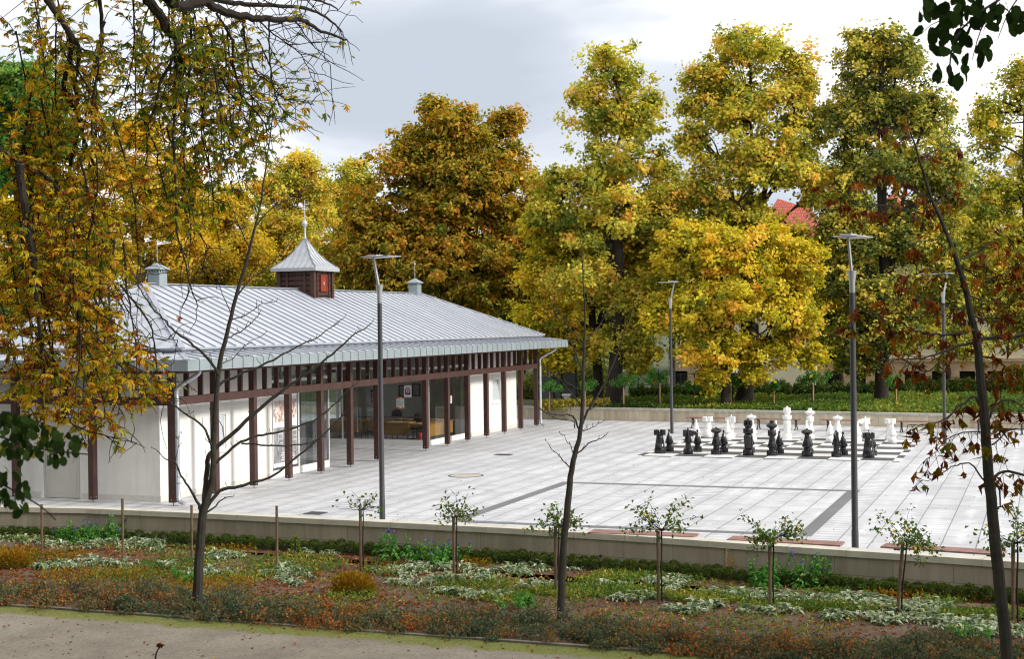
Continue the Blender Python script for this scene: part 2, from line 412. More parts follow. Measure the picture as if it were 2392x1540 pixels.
# foliage colours
LM = {}
LM['chestnut_orange'] = leafmat('rust_chestnut_leaves', [(0,(.05,.075,.014)),(.28,(.14,.15,.022)),(.52,(.31,.235,.032)),(.78,(.45,.25,.038)),(1,(.37,.155,.036))], 0.32, gain=1.45)
LM['yellow'] = leafmat('yellow_maple_leaves', [(0,(.06,.085,.014)),(.3,(.20,.21,.024)),(.6,(.46,.39,.04)),(.85,(.64,.50,.06)),(1,(.58,.35,.07))], 0.35, gain=1.45)
LM['yellowgreen'] = leafmat('green_yellow_leaves', [(0,(.06,.09,.02)),(.35,(.16,.185,.032)),(.65,(.37,.34,.055)),(.9,(.56,.46,.08)),(1,(.5,.3,.07))], 0.38, gain=1.6)
LM['olive'] = leafmat('olive_leaves', [(0,(.04,.06,.02)),(.5,(.12,.14,.034)),(.8,(.30,.27,.05)),(1,(.46,.34,.06))], 0.32, gain=1.75)
LM['gold'] = leafmat('golden_leaves', [(0,(.14,.14,.025)),(.35,(.40,.31,.04)),(.7,(.62,.43,.055)),(1,(.52,.27,.05))], 0.4, gain=1.5)
LM['green'] = leafmat('fresh_green_leaves', [(0,(.02,.06,.018)),(.6,(.05,.13,.03)),(1,(.14,.2,.04))], .35, gain=2.0)
LM['hang'] = leafmat('turning_chestnut_leaves', [(0,(.05,.085,.015)),(.35,(.12,.15,.022)),(.55,(.34,.28,.028)),(.74,(.50,.30,.028)),(.88,(.30,.11,.02)),(1,(.15,.05,.016))], 0.4, gain=1.5)
LM['dry'] = leafmat('dry_brown_leaves', [(0,(.06,.07,.010)),(.1,(.12,.09,.014)),(.25,(.16,.055,.012)),(.5,(.085,.026,.010)),(1,(.04,.014,.010))], .3, gain=1.9)
LM['lime'] = leafmat('dark_lime_leaves', [(0,(.012,.022,.007)),(.7,(.026,.05,.012)),(.95,(.07,.09,.016)),(1,(.35,.25,.03))], 0.2)
LM['box'] = leafmat('box_leaves', [(0,(.016,.03,.010)),(.6,(.035,.06,.014)),(.9,(.07,.09,.02)),(1,(.12,.08,.02))], .2, gain=1.7)
LM['silver'] = leafmat('silver_leaves', [(0,(.07,.12,.06)),(.4,(.20,.25,.14)),(.75,(.36,.40,.27)),(.95,(.54,.55,.43)),(1,(.36,.33,.18))], .15, gain=1.2)
LM['herb'] = leafmat('green_herb_leaves', [(0,(.03,.085,.02)),(.6,(.06,.16,.035)),(1,(.13,.22,.05))], .3, gain=1.9)
LM['cover'] = leafmat('low_green_leaves', [(0,(.025,.045,.012)),(.5,(.055,.085,.016)),(.85,(.13,.13,.025)),(1,(.22,.13,.03))], .25, gain=2.6)
LM['coton'] = leafmat('berry_shrub_leaves', [(0,(.03,.045,.026)),(.4,(.07,.085,.05)),(.62,(.10,.085,.035)),(.82,(.24,.09,.026)),(1,(.20,.06,.02))], 0.2, gain=1.8)
LM['litter'] = leafmat('fallen_leaves', [(0,(.06,.02,.008)),(.5,(.17,.05,.014)),(.85,(.24,.085,.02)),(1,(.38,.22,.06))], .15, gain=1.5)
LM['fern'] = leafmat('rusty_fronds', [(0,(.05,.06,.01)),(.4,(.14,.10,.012)),(.8,(.20,.075,.012)),(1,(.26,.12,.02))], .3, gain=1.8)
LM['ivory'] = leafmat('golden_spike_leaves', [(0,(.3,.17,.01)),(1,(.5,.34,.04))], .3)
LM['rose'] = leafmat('rose_leaves', [(0,(.022,.045,.014)),(.65,(.06,.09,.02)),(.9,(.15,.15,.03)),(1,(.42,.30,.02))], .3, gain=2.0)
LM['purple'] = leafmat('purple_petals', [(0,(.11,.08,.30)),(1,(.2,.14,.42))], .3)
def wl(p):
    v = np.zeros(3)
    while p is not None: v += np.array(p.location); p = p.parent
    return v
_b0 = MB.build
def _bw(s, name, mat, parent=None, bevel=0, smooth_off=False):
    if parent is not None:
        o = wl(parent)
        if np.abs(o).max() > 0: s.v = [(a-o[0], b-o[1], c-o[2]) for a, b, c in s.v]
    return _b0(s, name, mat, parent, bevel)
MB.build = _bw
def leafobj(name, me, mat, parent=None, world=True):
    if parent is not None and world:
        o = wl(parent)
        if np.abs(o).max() > 0: me.transform(Matrix.Translation(-Vector(o)))
    return link(name, me, mat, parent)

# ================================================================== GROUND
def sheet(name, poly, z, mat):
    me = bpy.data.meshes.new(name); me.from_pydata([(p[0], p[1], z) for p in poly], [], [tuple(range(len(poly)))]); me.update()
    return tag(link(name, me, mat), kind='structure')
sheet('ground', [(-900,-60),(900,-60),(900,1500),(-900,1500)], -.34, M['grass'])
sheet('path', [(-60,6),(40,6),(40,KERB),(-60,KERB)], ZB-.012, M['path'])
def strip(pts, off):            # offset polyline towards the camera
    out = []
    for i, p in enumerate(pts):
        a = np.array(pts[max(i-1,0)][:2]); b = np.array(pts[min(i+1,len(pts)-1)][:2]); d = (b-a)/np.linalg.norm(b-a)
        out.append(np.array(p[:2])+np.array([d[1],-d[0]])*off)
    return out
NWP = [(0,1180),(220,1184),(440,1193),(890,1214),(1200,1229),(1500,1247),(1800,1268),(2100,1287),(2391,1307)]
NW = [(-45,25.9)]+[tuple(G(x,y,.43)[:2]) for x,y in NWP]+[(8,22.8),(25,19.4)]
sheet('flower_bed', [(-60,KERB+.09),(40,KERB+.09)]+[(40,18.6)][:0]+[tuple(p) for p in reversed(strip(NW,.1))], ZB, M['soil'])
FW = [(-60,66.6),(-30,63.0),(-21.8,61.98),(-12.5,60.85),(-1.05,59.42),(12,57.8),(40,54.4)]
pz = MB(); pz.prism([tuple(p) for p in strip(NW,.12)]+[(26,23),(40,30)]+[tuple(p) for p in reversed(strip(FW,-.1))], -.33, 0)
tag(pz.build('plaza', M['pave']), kind='structure')
tr = MB(); tr.prism([tuple(p) for p in strip(FW,-.15)]+[(40,79),(-60,79)], -.5, .5)
tag(tr.build('planted_terrace', M['grass']), kind='structure')
def sweep(mb, pts, o0, o1, z0, z1):
    a = strip(pts, o0); b = strip(pts, o1); n = len(pts); vs = []
    for p, q in zip(a, b): vs += [(p[0],p[1],z0),(q[0],q[1],z0),(q[0],q[1],z1),(p[0],p[1],z1)]
    fs = [(0,1,2,3),((n-1)*4+3,(n-1)*4+2,(n-1)*4+1,(n-1)*4)]
    for i in range(n-1):
        for k in range(4):
            k2 = (k+1)%4; fs.append((i*4+k,(i+1)*4+k,(i+1)*4+k2,i*4+k2))
    mb.add(vs, fs)
def garden_wall(pts, th, z0, z1, capt, m1, m2, label):
    t = thing('garden_wall', (0,0,0), label, 'wall')
    a = MB(); sweep(a, pts, 0.03, th-.03, z0, z1-capt); a.build('stone_facing', m1, t)
    b = MB(); sweep(b, pts, 0, th, z1-capt, z1)
    o = b.build('coping', m2, t)
    # joints between the coping stones: real shallow saw cuts would vanish here, so use thin dark mortar fillets
    j = MB()
    for p, q in zip(pts[:-1], pts[1:]):
        p = np.array(p); q = np.array(q); ln = np.linalg.norm(q-p); d = (q-p)/ln; nn = np.array([d[1],-d[0]]); k = .4
        while k < ln:
            c = p+d*k
            if abs(c[0]) < 32 and c[0] < 12:
                e0 = c-nn*.002; e1 = c+nn*(th+.002)
                j.bar((*e0, z1-capt/2), (*e1, z1-capt/2), .007, capt+.004)
            k += 1.05
    j.build('mortar_joint', simple('mortar', (.22,.2,.17), .9), t)
    return t
garden_wall(NW, .34, -.3, .43, .11, M['ashlar_near'], M['cap_near'], 'low beige stone wall with pale coping between flower bed and plaza')
garden_wall(FW, .34, -.05, .57, .10, M['ashlar_far'], M['cap_far'], 'low cream stone wall closing the far side of the plaza')
kb = MB()
x = -40.0
while x < 20:
    y = KERB+.02*math.sin(x*3.1); kb.box(x, x+.985, y-.0, y+.085, -.32, ZB+.012+.008*math.sin(x*7)); x += 1.0
tag(kb.build('kerb', simple('kerb_concrete', (.16,.145,.115), .9, var=.25, scale=4)), kind='structure')
# dark granite frame set into the paving, 8 m square
ix0, ix1, iy0, iy1, w = -12.65, -4.55, 29.25, 37.45, .3
fr = MB()
for a in ((ix0,ix0+w,iy0,iy1),(ix1-w,ix1,iy0,iy1),(ix0+w,ix1-w,iy0,iy0+w),(ix0+w,ix1-w,iy1-w,iy1)): fr.box(*a, .001, .005)
tag(fr.build('paving_inlay', M['inlay']), 'dark grey granite square outline set flush into the pale paving', 'paving inlay')
bd = MB(); m_ = .22; bd.box(BX0-m_, BX1+m_, BY0-m_, BY0+8+m_, .001, .006)
tag(bd.build('chessboard', M['board']), 'giant black and white chessboard laid flush in the plaza paving', 'chessboard')
p = G(1088,1112); mh = thing('manhole_cover', (p[0],p[1],0), 'round pale manhole cover with dark iron rim in the plaza', 'manhole cover')
MB().lathe([(.52,.003),(.52,.010),(.47,.010),(.47,.004)], p, 40, False).build('rim', M['grate'], mh)
MB().lathe([(.465,.003),(.465,.008),(.02,.008)], p, 40, False).build('lid', M['manhole'], mh)
def grate(pt, w, d, label):
    p = G(*pt); t = thing('drain_grate', (p[0],p[1],0), label, 'drain', 'drain grates in the plaza')
    b = MB()
    for s in (-1,1): b.box(p[0]+s*w/2-.015,p[0]+s*w/2+.015,p[1]-d/2,p[1]+d/2,.002,.012); 
    for s in (-1,1): b.box(p[0]-w/2+.015,p[0]+w/2-.015,p[1]+s*d/2-.02,p[1]+s*d/2,.002,.012)
    b.build('frame', M['grate'], t)
    g = MB(); n = int(w/.05)
    for k in range(n): xx = p[0]-w/2+.03+k*(w-.06)/(n-1); g.box(xx-.012,xx+.012,p[1]-d/2+.001,p[1]+d/2-.021,.003,.009)
    g.box(p[0]-w/2+.016,p[0]+w/2-.016,p[1]-d/2+.002,p[1]+d/2-.022,.0012,.0025)
    g.build('bars', M['grate'], t)
grate((737,1200),.42,.42,'small dark drain grate beside the near garden wall')
grate((1176,1063),.55,.4,'dark drain grate in front of the right pavilion wing')

# ================================================================== PAVILION
XP, XW, RX = -20.4, -21.1, -24.0           # post line, wall face, ridge
XB = 2*RX-XW; XPB = 2*RX-XP
YA, YB = 30.08, 56.98
WA, WB = 30.55, 56.45; PA, PB = 39.65, 47.35
pav = thing('pavilion', (RX,43.5,0), 'long white park pavilion with brown timber posts and grey metal hip roof', 'pavilion')
HT = 3.40
def walls(rects, openings=()):
    pass
def wallX(mb, x0, x1, y0, y1, z0, z1, ops=()):     # wall in the YZ plane, ops = (ya,yb,za,zb)
    ys = sorted({y0,y1,*[o[0] for o in ops],*[o[1] for o in ops]}); zs = sorted({z0,z1,*[o[2] for o in ops],*[o[3] for o in ops]})
    for a, b in zip(ys[:-1], ys[1:]):
        for c, d in zip(zs[:-1], zs[1:]):
            if any(a >= o[0]-1e-6 and b <= o[1]+1e-6 and c >= o[2]-1e-6 and d <= o[3]+1e-6 for o in ops): continue
            mb.box(x0,x1,a,b,c,d)
def wallY(mb, y0, y1, x0, x1, z0, z1, ops=()):
    xs = sorted({x0,x1,*[o[0] for o in ops],*[o[1] for o in ops]}); zs = sorted({z0,z1,*[o[2] for o in ops],*[o[3] for o in ops]})
    for a, b in zip(xs[:-1], xs[1:]):
        for c, d in zip(zs[:-1], zs[1:]):
            if any(a >= o[0]-1e-6 and b <= o[1]+1e-6 and c >= o[2]-1e-6 and d <= o[3]+1e-6 for o in ops): continue
            mb.box(a,b,y0,y1,c,d)
# window positions read on the wall planes
w1a = PX((485,960),XW)[1]; w1b = PX((530,960),XW)[1]; w1z = (1.05,2.1)
wr0 = PX((1149,905),XW)[1]; wr1 = PX((1170,905),XW)[1]
wrt = PX((1149,885.5),XW)[2]; wrb = PX((1149,943),XW)[2]
yP0 = PX((635,1100),XW)[1]; yP1 = PX((699,1100),XW)[1]; 
DX0, DX1, DH = PY((99.8,1100),WA)[0], PY((187,1100),WA)[0], PY((140,978),WA)[2]
GB = PX((1089,950),XW)[1]                   # end of the right wing's front glazing
T = .24
a = MB()
wallX(a, XW-T, XW, WA, yP0, 0, HT, [(w1a,w1b,*w1z)])
wallY(a, WA, WA+T, XB, XW-T, 0, HT, [(DX0,DX1,0,DH)])
wallX(a, XB, XB+T, WA+T, PA, 0, HT); wallY(a, PA-T, PA, XB+T, XW-3.4, 0, HT)
wallY(a, yP0-.12, yP0, XB+T, XW-T, 0, HT) if False else None
a.build('left_wing_wall', M['plaster'], pav)
a = MB()
wallX(a, XW-T, XW, GB, WB, 0, HT, [(wr0,wr1,wrb,wrt)])
wallY(a, WB-T, WB, XB+T, XW-T, 0, HT); wallX(a, XB, XB+T, PB, WB, 0, HT, [(PB+.5,52.2,.7,2.7)])
a.build('right_wing_wall', M['plaster'], pav)
a = MB(); a.box(XB+T,XW-T,52.6,52.75,0,HT-.1); a.box(XW-T-2.6,XW-T-2.5,52.75,WB-T,0,HT-.1) ; a.build('room_partition', M['roomwall'], pav)
a = MB(); a.box(XB+T, XW-T-.02, 34.2, 34.32, 0, HT-.1); a.build('room_partition', M['roomwall'], pav)
# plinth course, 12 mm proud
a = MB(); a.box(XW,XW+.012,WA,yP0,0.001,.16); a.box(XW,XW+.012,GB,WB,.001,.16); a.box(XB,DX0-.05,WA-.012,WA,.001,.16); a.box(DX1+.05,XW+.012,WA-.012,WA,.001,.16)
a.build('plinth', simple('grey_plinth', (.60,.585,.55), .9, var=.06), pav)
a = MB(); a.box(-28.5,-19.5,29.35,57.85,HT+.03,HT+.07); a.build('soffit', M['brown_dark'], pav)
a = MB(); a.box(XB+T,XW-T,WA+T,PA-T,HT-.06,HT-.02); a.box(XB+T,XW-T,PB,WB-T,HT-.06,HT-.02); a.build('ceiling', M['roomwall'], pav)
m = MB()
for y in (PB+.5,PB+2.1,PB+3.7,52.15): m.box(XB+.05,XB+.15,y,y+.05,.7,2.7)
bo = m.build('back_window', M['whiteframe'], pav); m = MB(); m.add([(XB+.1,PB+.55,.7),(XB+.1,52.15,.7),(XB+.1,52.15,2.7),(XB+.1,PB+.55,2.7)],[(0,1,2,3)]); m.build('pane', M['glass'], bo)
# posts on steel pins
pw = .085
bz0 = PX((820,905.6),XP+pw)[2]; 
bz0 = .5*(PX((435,944.8),XP+pw)[2]+PX((1249,862),XP+pw)[2]); bz1 = bz0+.205
pys = [YA+(YB-YA)/14*k for k in range(15) if k != 7]
pxs = [XP-2.4, XP-4.8, XPB]
plist = [(XP,y) for y in pys]+[(x,YA) for x in pxs]+[(x,YB) for x in pxs]+[(XPB,y) for y in pys[1:-1]]
for (x,y) in plist:
    m = MB(); m.box(x-pw,x+pw,y-pw,y+pw,.075,HT-.12); po = m.build('post', M['brown'], pav, .008)
    m = MB(); m.tube([(x,y,.0),(x,y,.076)], .012, 8, False); m.box(x-.05,x+.05,y-.05,y+.05,.0005,.006); m.build('pin', M['steel'], po)
    m = MB(); m.tube([(x+pw-.004,y,.14),(x+pw+.012,y,.14)], .014, 8, False); m.tube([(x,y-pw+.004,.14),(x,y-pw-.012,.14)], .014, 8, False); m.build('bolt', M['alu'], po)
def rail(p, q, z0, z1, wd, name, mat): 
    m = MB(); m.bar((*p,(z0+z1)/2),(*q,(z0+z1)/2),wd,z1-z0); return m.build(name, mat, pav, .006)
e = pw
for (p, q) in (((XP,YA-e-.02),(XP,YB+e+.02)), ((XPB,YA-e-.02),(XPB,YB+e+.02))):
    rail(p, q, bz0, bz1, .178, 'beam', M['brown']); rail(p, q, HT-.12, HT-.01, .185, 'top_plate', M['brown_dark'])
for y in (YA,YB):
    rail((XPB+.09,y),(XP-.09,y), bz0, bz1, .174, 'beam', M['brown']); rail((XPB+.093,y),(XP-.093,y), HT-.12, HT-.01, .181, 'top_plate', M['brown_dark'])
def studs(line, fixed, axis):
    for a_, b_ in zip(line[:-1], line[1:]):
        n = 3 if abs(b_-a_) < 3 else 6
        for k in range(1, n):
            s = a_+(b_-a_)*k/n; m = MB()
            if axis == 'Y': m.box(fixed-.065,fixed+.065,s-.035,s+.035,bz1,HT-.12)
            else: m.box(s-.035,s+.035,fixed-.065,fixed+.065,bz1,HT-.12)
            m.build('stud', M['brown'], pav)
studs(pys, XP, 'Y'); studs([XP]+pxs, YA, 'X'); studs([XP]+pxs, YB, 'X')
# door in the end wall
dr = MB(); 
for (x0,x1,z0,z1) in ((DX0,DX0+.06,0,DH),(DX1-.06,DX1,0,DH),(DX0+.06,DX1-.06,DH-.06,DH)): dr.box(x0,x1,WA+.03,WA+.13,z0+.002,z1)
dframe = simple('door_frame_grey', (.50,.49,.46), .5, var=.05)
do = dr.build('door', dframe, pav)
m = MB(); m.box(DX0+.065,DX1-.065,WA+.05,WA+.10,.012,DH-.065)
m.box(DX0+.16,DX1-.16,WA+.042,WA+.05,.15,DH-.2); m.build('door_leaf', simple('door_cream', (.58,.56,.52), .5, var=.04), do)
m = MB(); m.tube([(DX0+.13,WA+.045,1.02),(DX0+.13,WA-.0,1.02),(DX0+.26,WA-.0,1.02)], .011, 8); m.box(DX0+.105,DX0+.155,WA+.035,WA+.045,.92,1.12); m.build('handle', M['steel'], do)
# small windows
def window(y0,y1,z0,z1,tilt):
    f = MB(); fw = .06
    for (a0,a1,c0,c1) in ((y0,y0+fw,z0,z1),(y1-fw,y1,z0,z1),(y0+fw,y1-fw,z0,z0+fw),(y0+fw,y1-fw,z1-fw,z1)): f.box(XW-.10,XW+.006,a0,a1,c0,c1)
    f.box(XW-.02,XW+.05,y0-.03,y1+.03,z0-.035,z0-.001)
    fo = f.build('window', M['whiteframe'], pav)
    s = MB(); x = XW-.06
    s.box(x-.02,x+.02,y0+fw,y0+fw+.05,z0+fw,z1-fw); s.box(x-.02,x+.02,y1-fw-.05,y1-fw,z0+fw,z1-fw)
    s.box(x-.02,x+.02,y0+fw+.05,y1-fw-.05,z0+fw,z0+fw+.05); s.box(x-.02,x+.02,y0+fw+.05,y1-fw-.05,z1-fw-.05,z1-fw)
    pn = MB(); pn.box(x-.006,x+.006,y0+fw+.05,y1-fw-.05,z0+fw+.05,z1-fw-.05)
    for mb in (s, pn):
        if tilt: mb.v = [(vx-(vz-z0-fw)*tilt, vy, vz) for vx,vy,vz in mb.v]
    s.build('sash', M['whiteframe'], fo); pn.build('pane', M['frosted'], fo)
    d = MB(); d.box(XW-T+.01,XW-T+.03,y0,y1,z0,z1); d.build('room_dark', M['darkroom'], fo)  # near-black sheet paints the unlit room behind the opening
window(w1a,w1b,*w1z,0); window(wr0,wr1,wrb,wrt,.14)
# glazing: sill rails, mullions, head rails and one pane per bay
def glazing(name, pts, axis, fixed, z1, zt, sill=.2, mull=.05):
    f = MB(); x0, x1 = fixed-.045, fixed+.005
    for i, s in enumerate(pts):
        h = mull/2; lo, hi = max(pts[0],s-h), min(pts[-1],s+h)
        f.box(x0,x1,lo,hi,0.002,z1) if axis=='Y' else f.box(lo,hi,fixed-.005,fixed+.045,0.002,z1)
    for a_, b_ in zip(pts[:-1], pts[1:]):
        for (c,d) in ((.003,sill),(zt,zt+.09),(z1-.06,z1)):
            lo = a_+mull/2; hi = b_-mull/2
            f.box(x0,x1,lo,hi,c,d) if axis=='Y' else f.box(lo,hi,fixed-.005,fixed+.045,c,d)
    fo = f.build(name, M['whiteframe'], pav)
    for a_, b_ in zip(pts[:-1], pts[1:]):
        g = MB(); lo, hi = a_+mull/2, b_-mull/2
        for (c,d) in ((sill,zt),(zt+.09,z1-.06)):
            g.add([(fixed-.02,lo,c),(fixed-.02,hi,c),(fixed-.02,hi,d),(fixed-.02,lo,d)] if axis=='Y' else [(lo,fixed+.02,c),(hi,fixed+.02,c),(hi,fixed+.02,d),(lo,fixed+.02,d)], [(0,1,2,3)])
        g.build('pane', M['glass'], fo)
    return fo
glazing('front_glazing', [PB, PB+1.78, GB], 'Y', XW, HT-.06, 2.78)
glazing('side_glazing', [XB+T, XW-3.55, XW-.03], 'X', PB, HT-.06, 2.78)
glazing('front_glazing', [yP0, yP1, PA], 'Y', XW, HT-.06, 2.78, .22, .09)
glazing('side_glazing', [XW-3.4, XW-1.7, XW-.04], 'X', PA-.045, HT-.06, 2.78, .2, .07)
m = MB(); m.box(XW-3.5,XW-.08,PB+.05,PB+.09,1.0,1.05); m.tube([(XW-2.9,PB-.03,.45),(XW-2.9,PB-.03,1.25)],.018,8); m.build('door_bar', M['steel'], pav)

# ---- roof
EX, EYA, EYB, EZ = -19.3, 29.12, 58.02, 3.66       # eave
SX, SYA, SYB = -20.1, 30.1, 57.3                   # foot of the upper slopes
SXB, EXB = 2*RX-SX, 2*RX-EX
SZ0, SZ = 3.80, 3.92; RZ = 5.70; RYA, RYB = 34.1, 53.15
def roofmesh(name, faces, parent, mat):
    vs=[]; fs=[]; uvs=[]
    o = wl(parent)
    for f, e0, e1 in faces:                    # e0->e1 is the eave edge; uv = (distance up the slope, distance along the eave)
        e0 = np.array(e0, float); e1 = np.array(e1, float); d = (e1-e0)/np.linalg.norm(e1-e0)
        n = len(vs); fs.append(tuple(range(n, n+len(f))))
        for p in f:
            p = np.array(p, float); r = p-e0; s = r@d; vs.append(tuple(p-o)); uvs.append((np.linalg.norm(r-d*s), s))
    me = bpy.data.meshes.new(name); me.from_pydata(vs, [], fs); u = me.uv_layers.new(name='uv')
    u.data.foreach_set('uv', [c for q in uvs for c in q]); me.update()
    return link(name, me, mat, parent)
A0,A1,A2,A3 = (SX,SYA,SZ),(SX,SYB,SZ),(SXB,SYB,SZ),(SXB,SYA,SZ); RA,RB = (RX,RYA,RZ),(RX,RYB,RZ)
up = [([A0,A1,RB,RA],A0,A1),([A1,A2,RB],A1,A2),([A2,A3,RA,RB],A2,A3),([A3,A0,RA],A3,A0)]
rf = roofmesh('roof', up, pav, M['roof'])
E0,E1,E2,E3 = (EX,EYA,EZ),(EX,EYB,EZ),(EXB,EYB,EZ),(EXB,EYA,EZ); i_=.06
S0,S1,S2,S3 = (SX-i_,SYA+i_,SZ0),(SX-i_,SYB-i_,SZ0),(SXB+i_,SYB-i_,SZ0),(SXB+i_,SYA+i_,SZ0)
sk = [([E0,E1,S1,S0],E0,E1),([E1,E2,S2,S1],E1,E2),([E2,E3,S3,S2],E2,E3),([E3,E0,S0,S3],E3,E0)]
sko = roofmesh('eaves_skirt', sk, pav, M['roof'])
rs = MB()                                   # upstand between the two, set back under the drip edge
ins = [(SX-.07,SYA+.07),(SX-.07,SYB-.07),(SXB+.07,SYB-.07),(SXB+.07,SYA+.07)]
for k in range(4):
    p, q = ins[k], ins[(k+1)%4]; rs.add([(*p,SZ0-.04),(*q,SZ0-.04),(*q,SZ+.03),(*p,SZ+.03)], [(0,1,2,3)])
rs.build('upstand', M['seam'], rf)
ribs = MB(); flat = MB()
def ribset(mb, e0, e1, t0, t1, h=.035, wdt=.022, step=.5):
    e0,e1,t0,t1 = [np.array(p,float) for p in (e0,e1,t0,t1)]; Ln = np.linalg.norm(e1-e0); d = (e1-e0)/Ln
    s0 = (t0-e0)@d; s1 = Ln-(t1-e0)@d; upv = (t0-e0)-d*s0; nrm = np.cross(d, upv); nrm /= np.linalg.norm(nrm)
    if nrm[2] < 0: nrm = -nrm
    s = step
    while s < Ln-.1:
        f = min(1, s/max(s0,1e-6), (Ln-s)/max(s1,1e-6)); p = e0+d*s+nrm*h/2; q = p+upv*f
        if f > .06: mb.bar(p-upv/np.linalg.norm(upv)*.01, q, wdt, h, nrm)
        s += step
ribset(ribs, A0,A1,RA,RB); ribset(ribs, A2,A3,RB,RA); ribset(ribs, A1,A2,RB,RB); ribset(ribs, A3,A0,RA,RA)
ribs.build('standing_seams', M['seam'], rf)
rb2 = MB(); ribset(rb2,E0,E1,S0,S1); ribset(rb2,E3,E0,S3,S0); ribset(rb2,E1,E2,S1,S2); rb2.build('standing_seams', M['seam'], sko)
cp = MB()
for p,q,w_ in ((A0,RA,.16),(A1,RB,.16),(A2,RB,.16),(A3,RA,.16),(RA,RB,.2)): 
    p=Vector(p);q=Vector(q); cp.bar(p+Vector((0,0,.012)), q+Vector((0,0,.012)), w_, .028)
for p,q in ((E0,S0),(E1,S1),(E2,S2),(E3,S3)): cp.bar(Vector(p)+Vector((0,0,.008)), Vector(q)+Vector((0,0,.008)), .13, .024)
cp.build('ridge_capping', M['roof'] if False else M['seam'], rf)
# drip edge of the upper slopes
de = MB()
for p,q in ((A0,A1),(A1,A2),(A2,A3),(A3,A0)): de.bar(Vector(p)-Vector((0,0,.02)), Vector(q)-Vector((0,0,.02)), .03, .05)
de.build('drip_edge', M['seam'], rf)
fa = MB(); FZ = 3.385
ring = [(EX,EYA),(EX,EYB),(EXB,EYB),(EXB,EYA)]
for k in range(4):
    p,q = ring[k], ring[(k+1)%4]; fa.bar((*p,(EZ-.004+FZ)/2),(*q,(EZ-.004+FZ)/2), .03, EZ-.004-FZ)
    P_=np.array(p);Q_=np.array(q);Ln=np.linalg.norm(Q_-P_);d=(Q_-P_)/Ln;nn=np.array([d[1],-d[0]]);s=.5
    while s < Ln-.2:
        c=P_+d*s+nn*.02; fa.bar((*(c-d*.011),(EZ+FZ)/2),(*(c+d*.011),(EZ+FZ)/2),.03,EZ-FZ-.012); s+=.5
fa.build('fascia', M['fascia'], pav)
a=MB(); a.box(EXB+.02,EX-.02,EYA+.02,EYA+.35,FZ+.004,FZ+.03); a.box(EX-.35,EX-.02,EYA+.36,EYB-.02,FZ+.004,FZ+.03); a.box(EXB+.02,EX-.36,EYB-.35,EYB-.02,FZ+.004,FZ+.03); a.build('eave_boards', M['brown_dark'], pav)
# downpipes
def pipe(y, sgn):
    x = XP+.17; yy = y+sgn*.17
    pts = spline([(EX-.25,yy+sgn*.22,FZ+.02),(EX-.28,yy+sgn*.2,FZ-.10),(x+.25,yy+.05*sgn,FZ-.32),(x,yy,FZ-.50),(x,yy,FZ-.75)],4)+[np.array((x,yy,.5))]+spline([(x,yy,.22),(x+.04,yy,.12),(x+.2,yy-.03,.07)],4)
    m = MB(); m.tube(pts,.055,10); o = m.build('downpipe', M['zinc'], pav)
    b = MB()
    for z in (.55,1.7,2.6): b.lathe([(.062,0),(.062,.03)],(x,yy,z),12)
    b.build('pipe_clip', M['steel'], o)
pipe(YA, -.2); pipe(YB, .4)
# floodlight under the far corner of the eaves
m = MB(); q=PY((1344,838),57.4); m.lathe([(.02,.30),(.03,.14),(.09,.10),(.11,-.02),(.09,-.1),(.02,-.14)],q,12); m.build('eave_lantern', M['iron'], pav)
# ---- roof turret
TY, HWT = 43.5, .655
tw = MB(); 
for sx in (-1,1):
    for sy in (-1,1):
        tw.box(RX+sx*HWT-.075,RX+sx*HWT+.075,TY+sy*HWT-.075,TY+sy*HWT+.075,5.2,6.31)
for s in (-1,1):
    tw.box(RX-HWT*.52-.045,RX-HWT*.52+.045,TY+s*(HWT+.02)-.03,TY+s*(HWT+.02)+.03,5.25,6.31); tw.box(RX+HWT*.52-.045,RX+HWT*.52+.045,TY+s*(HWT+.02)-.03,TY+s*(HWT+.02)+.03,5.25,6.31)
    tw.box(RX+s*(HWT+.02)-.03,RX+s*(HWT+.02)+.03,TY-HWT*.62-.04,TY-HWT*.62+.04,5.25,6.31); tw.box(RX+s*(HWT+.02)-.03,RX+s*(HWT+.02)+.03,TY+HWT*.62-.04,TY+HWT*.62+.04,5.25,6.31)
two = tw.build('turret', M['brown'], pav, .006)
sl = MB(); z = 5.3
while z < 6.2:
    sl.box(RX-HWT-.01,RX+HWT+.01,TY-HWT-.015,TY-HWT+.015,z,min(z+.145,6.31)); sl.box(RX-HWT-.01,RX+HWT+.01,TY+HWT-.015,TY+HWT+.015,z,min(z+.145,6.31))
    sl.box(RX+HWT-.015,RX+HWT+.015,TY-HWT+.02,TY+HWT-.02,z,min(z+.145,6.31)); sl.box(RX-HWT-.015,RX-HWT+.015,TY-HWT+.02,TY+HWT-.02,z,min(z+.145,6.31)); z += .175
sl.build('louvre_boards', M['brown'], two)
a=MB(); a.box(RX-HWT+.06,RX+HWT-.06,TY-HWT+.06,TY+HWT-.06,5.0,6.3); a.build('inner_dark', M['darkroom'], two)  # near-black box paints the shade between the louvre boards
pq = MB(); xx=RX+HWT+.03
for (h,t,k) in ((.235,.04,0),): 
    pq.box(xx-.01,xx+.03,TY-h,TY+h,5.62,6.18)
pq.box(xx+.03,xx+.045,TY-.235,TY-.19,5.62,6.18); pq.box(xx+.03,xx+.045,TY+.19,TY+.235,5.62,6.18); pq.box(xx+.03,xx+.045,TY-.19,TY+.19,5.62,5.665); pq.box(xx+.03,xx+.045,TY-.19,TY+.19,6.135,6.18)
pq.build('plaque', M['plaque'], two)
a=MB(); a.box(xx+.031,xx+.036,TY-.012,TY+.012,5.84,5.96); a.build('plaque_mark', M['paper'], two)
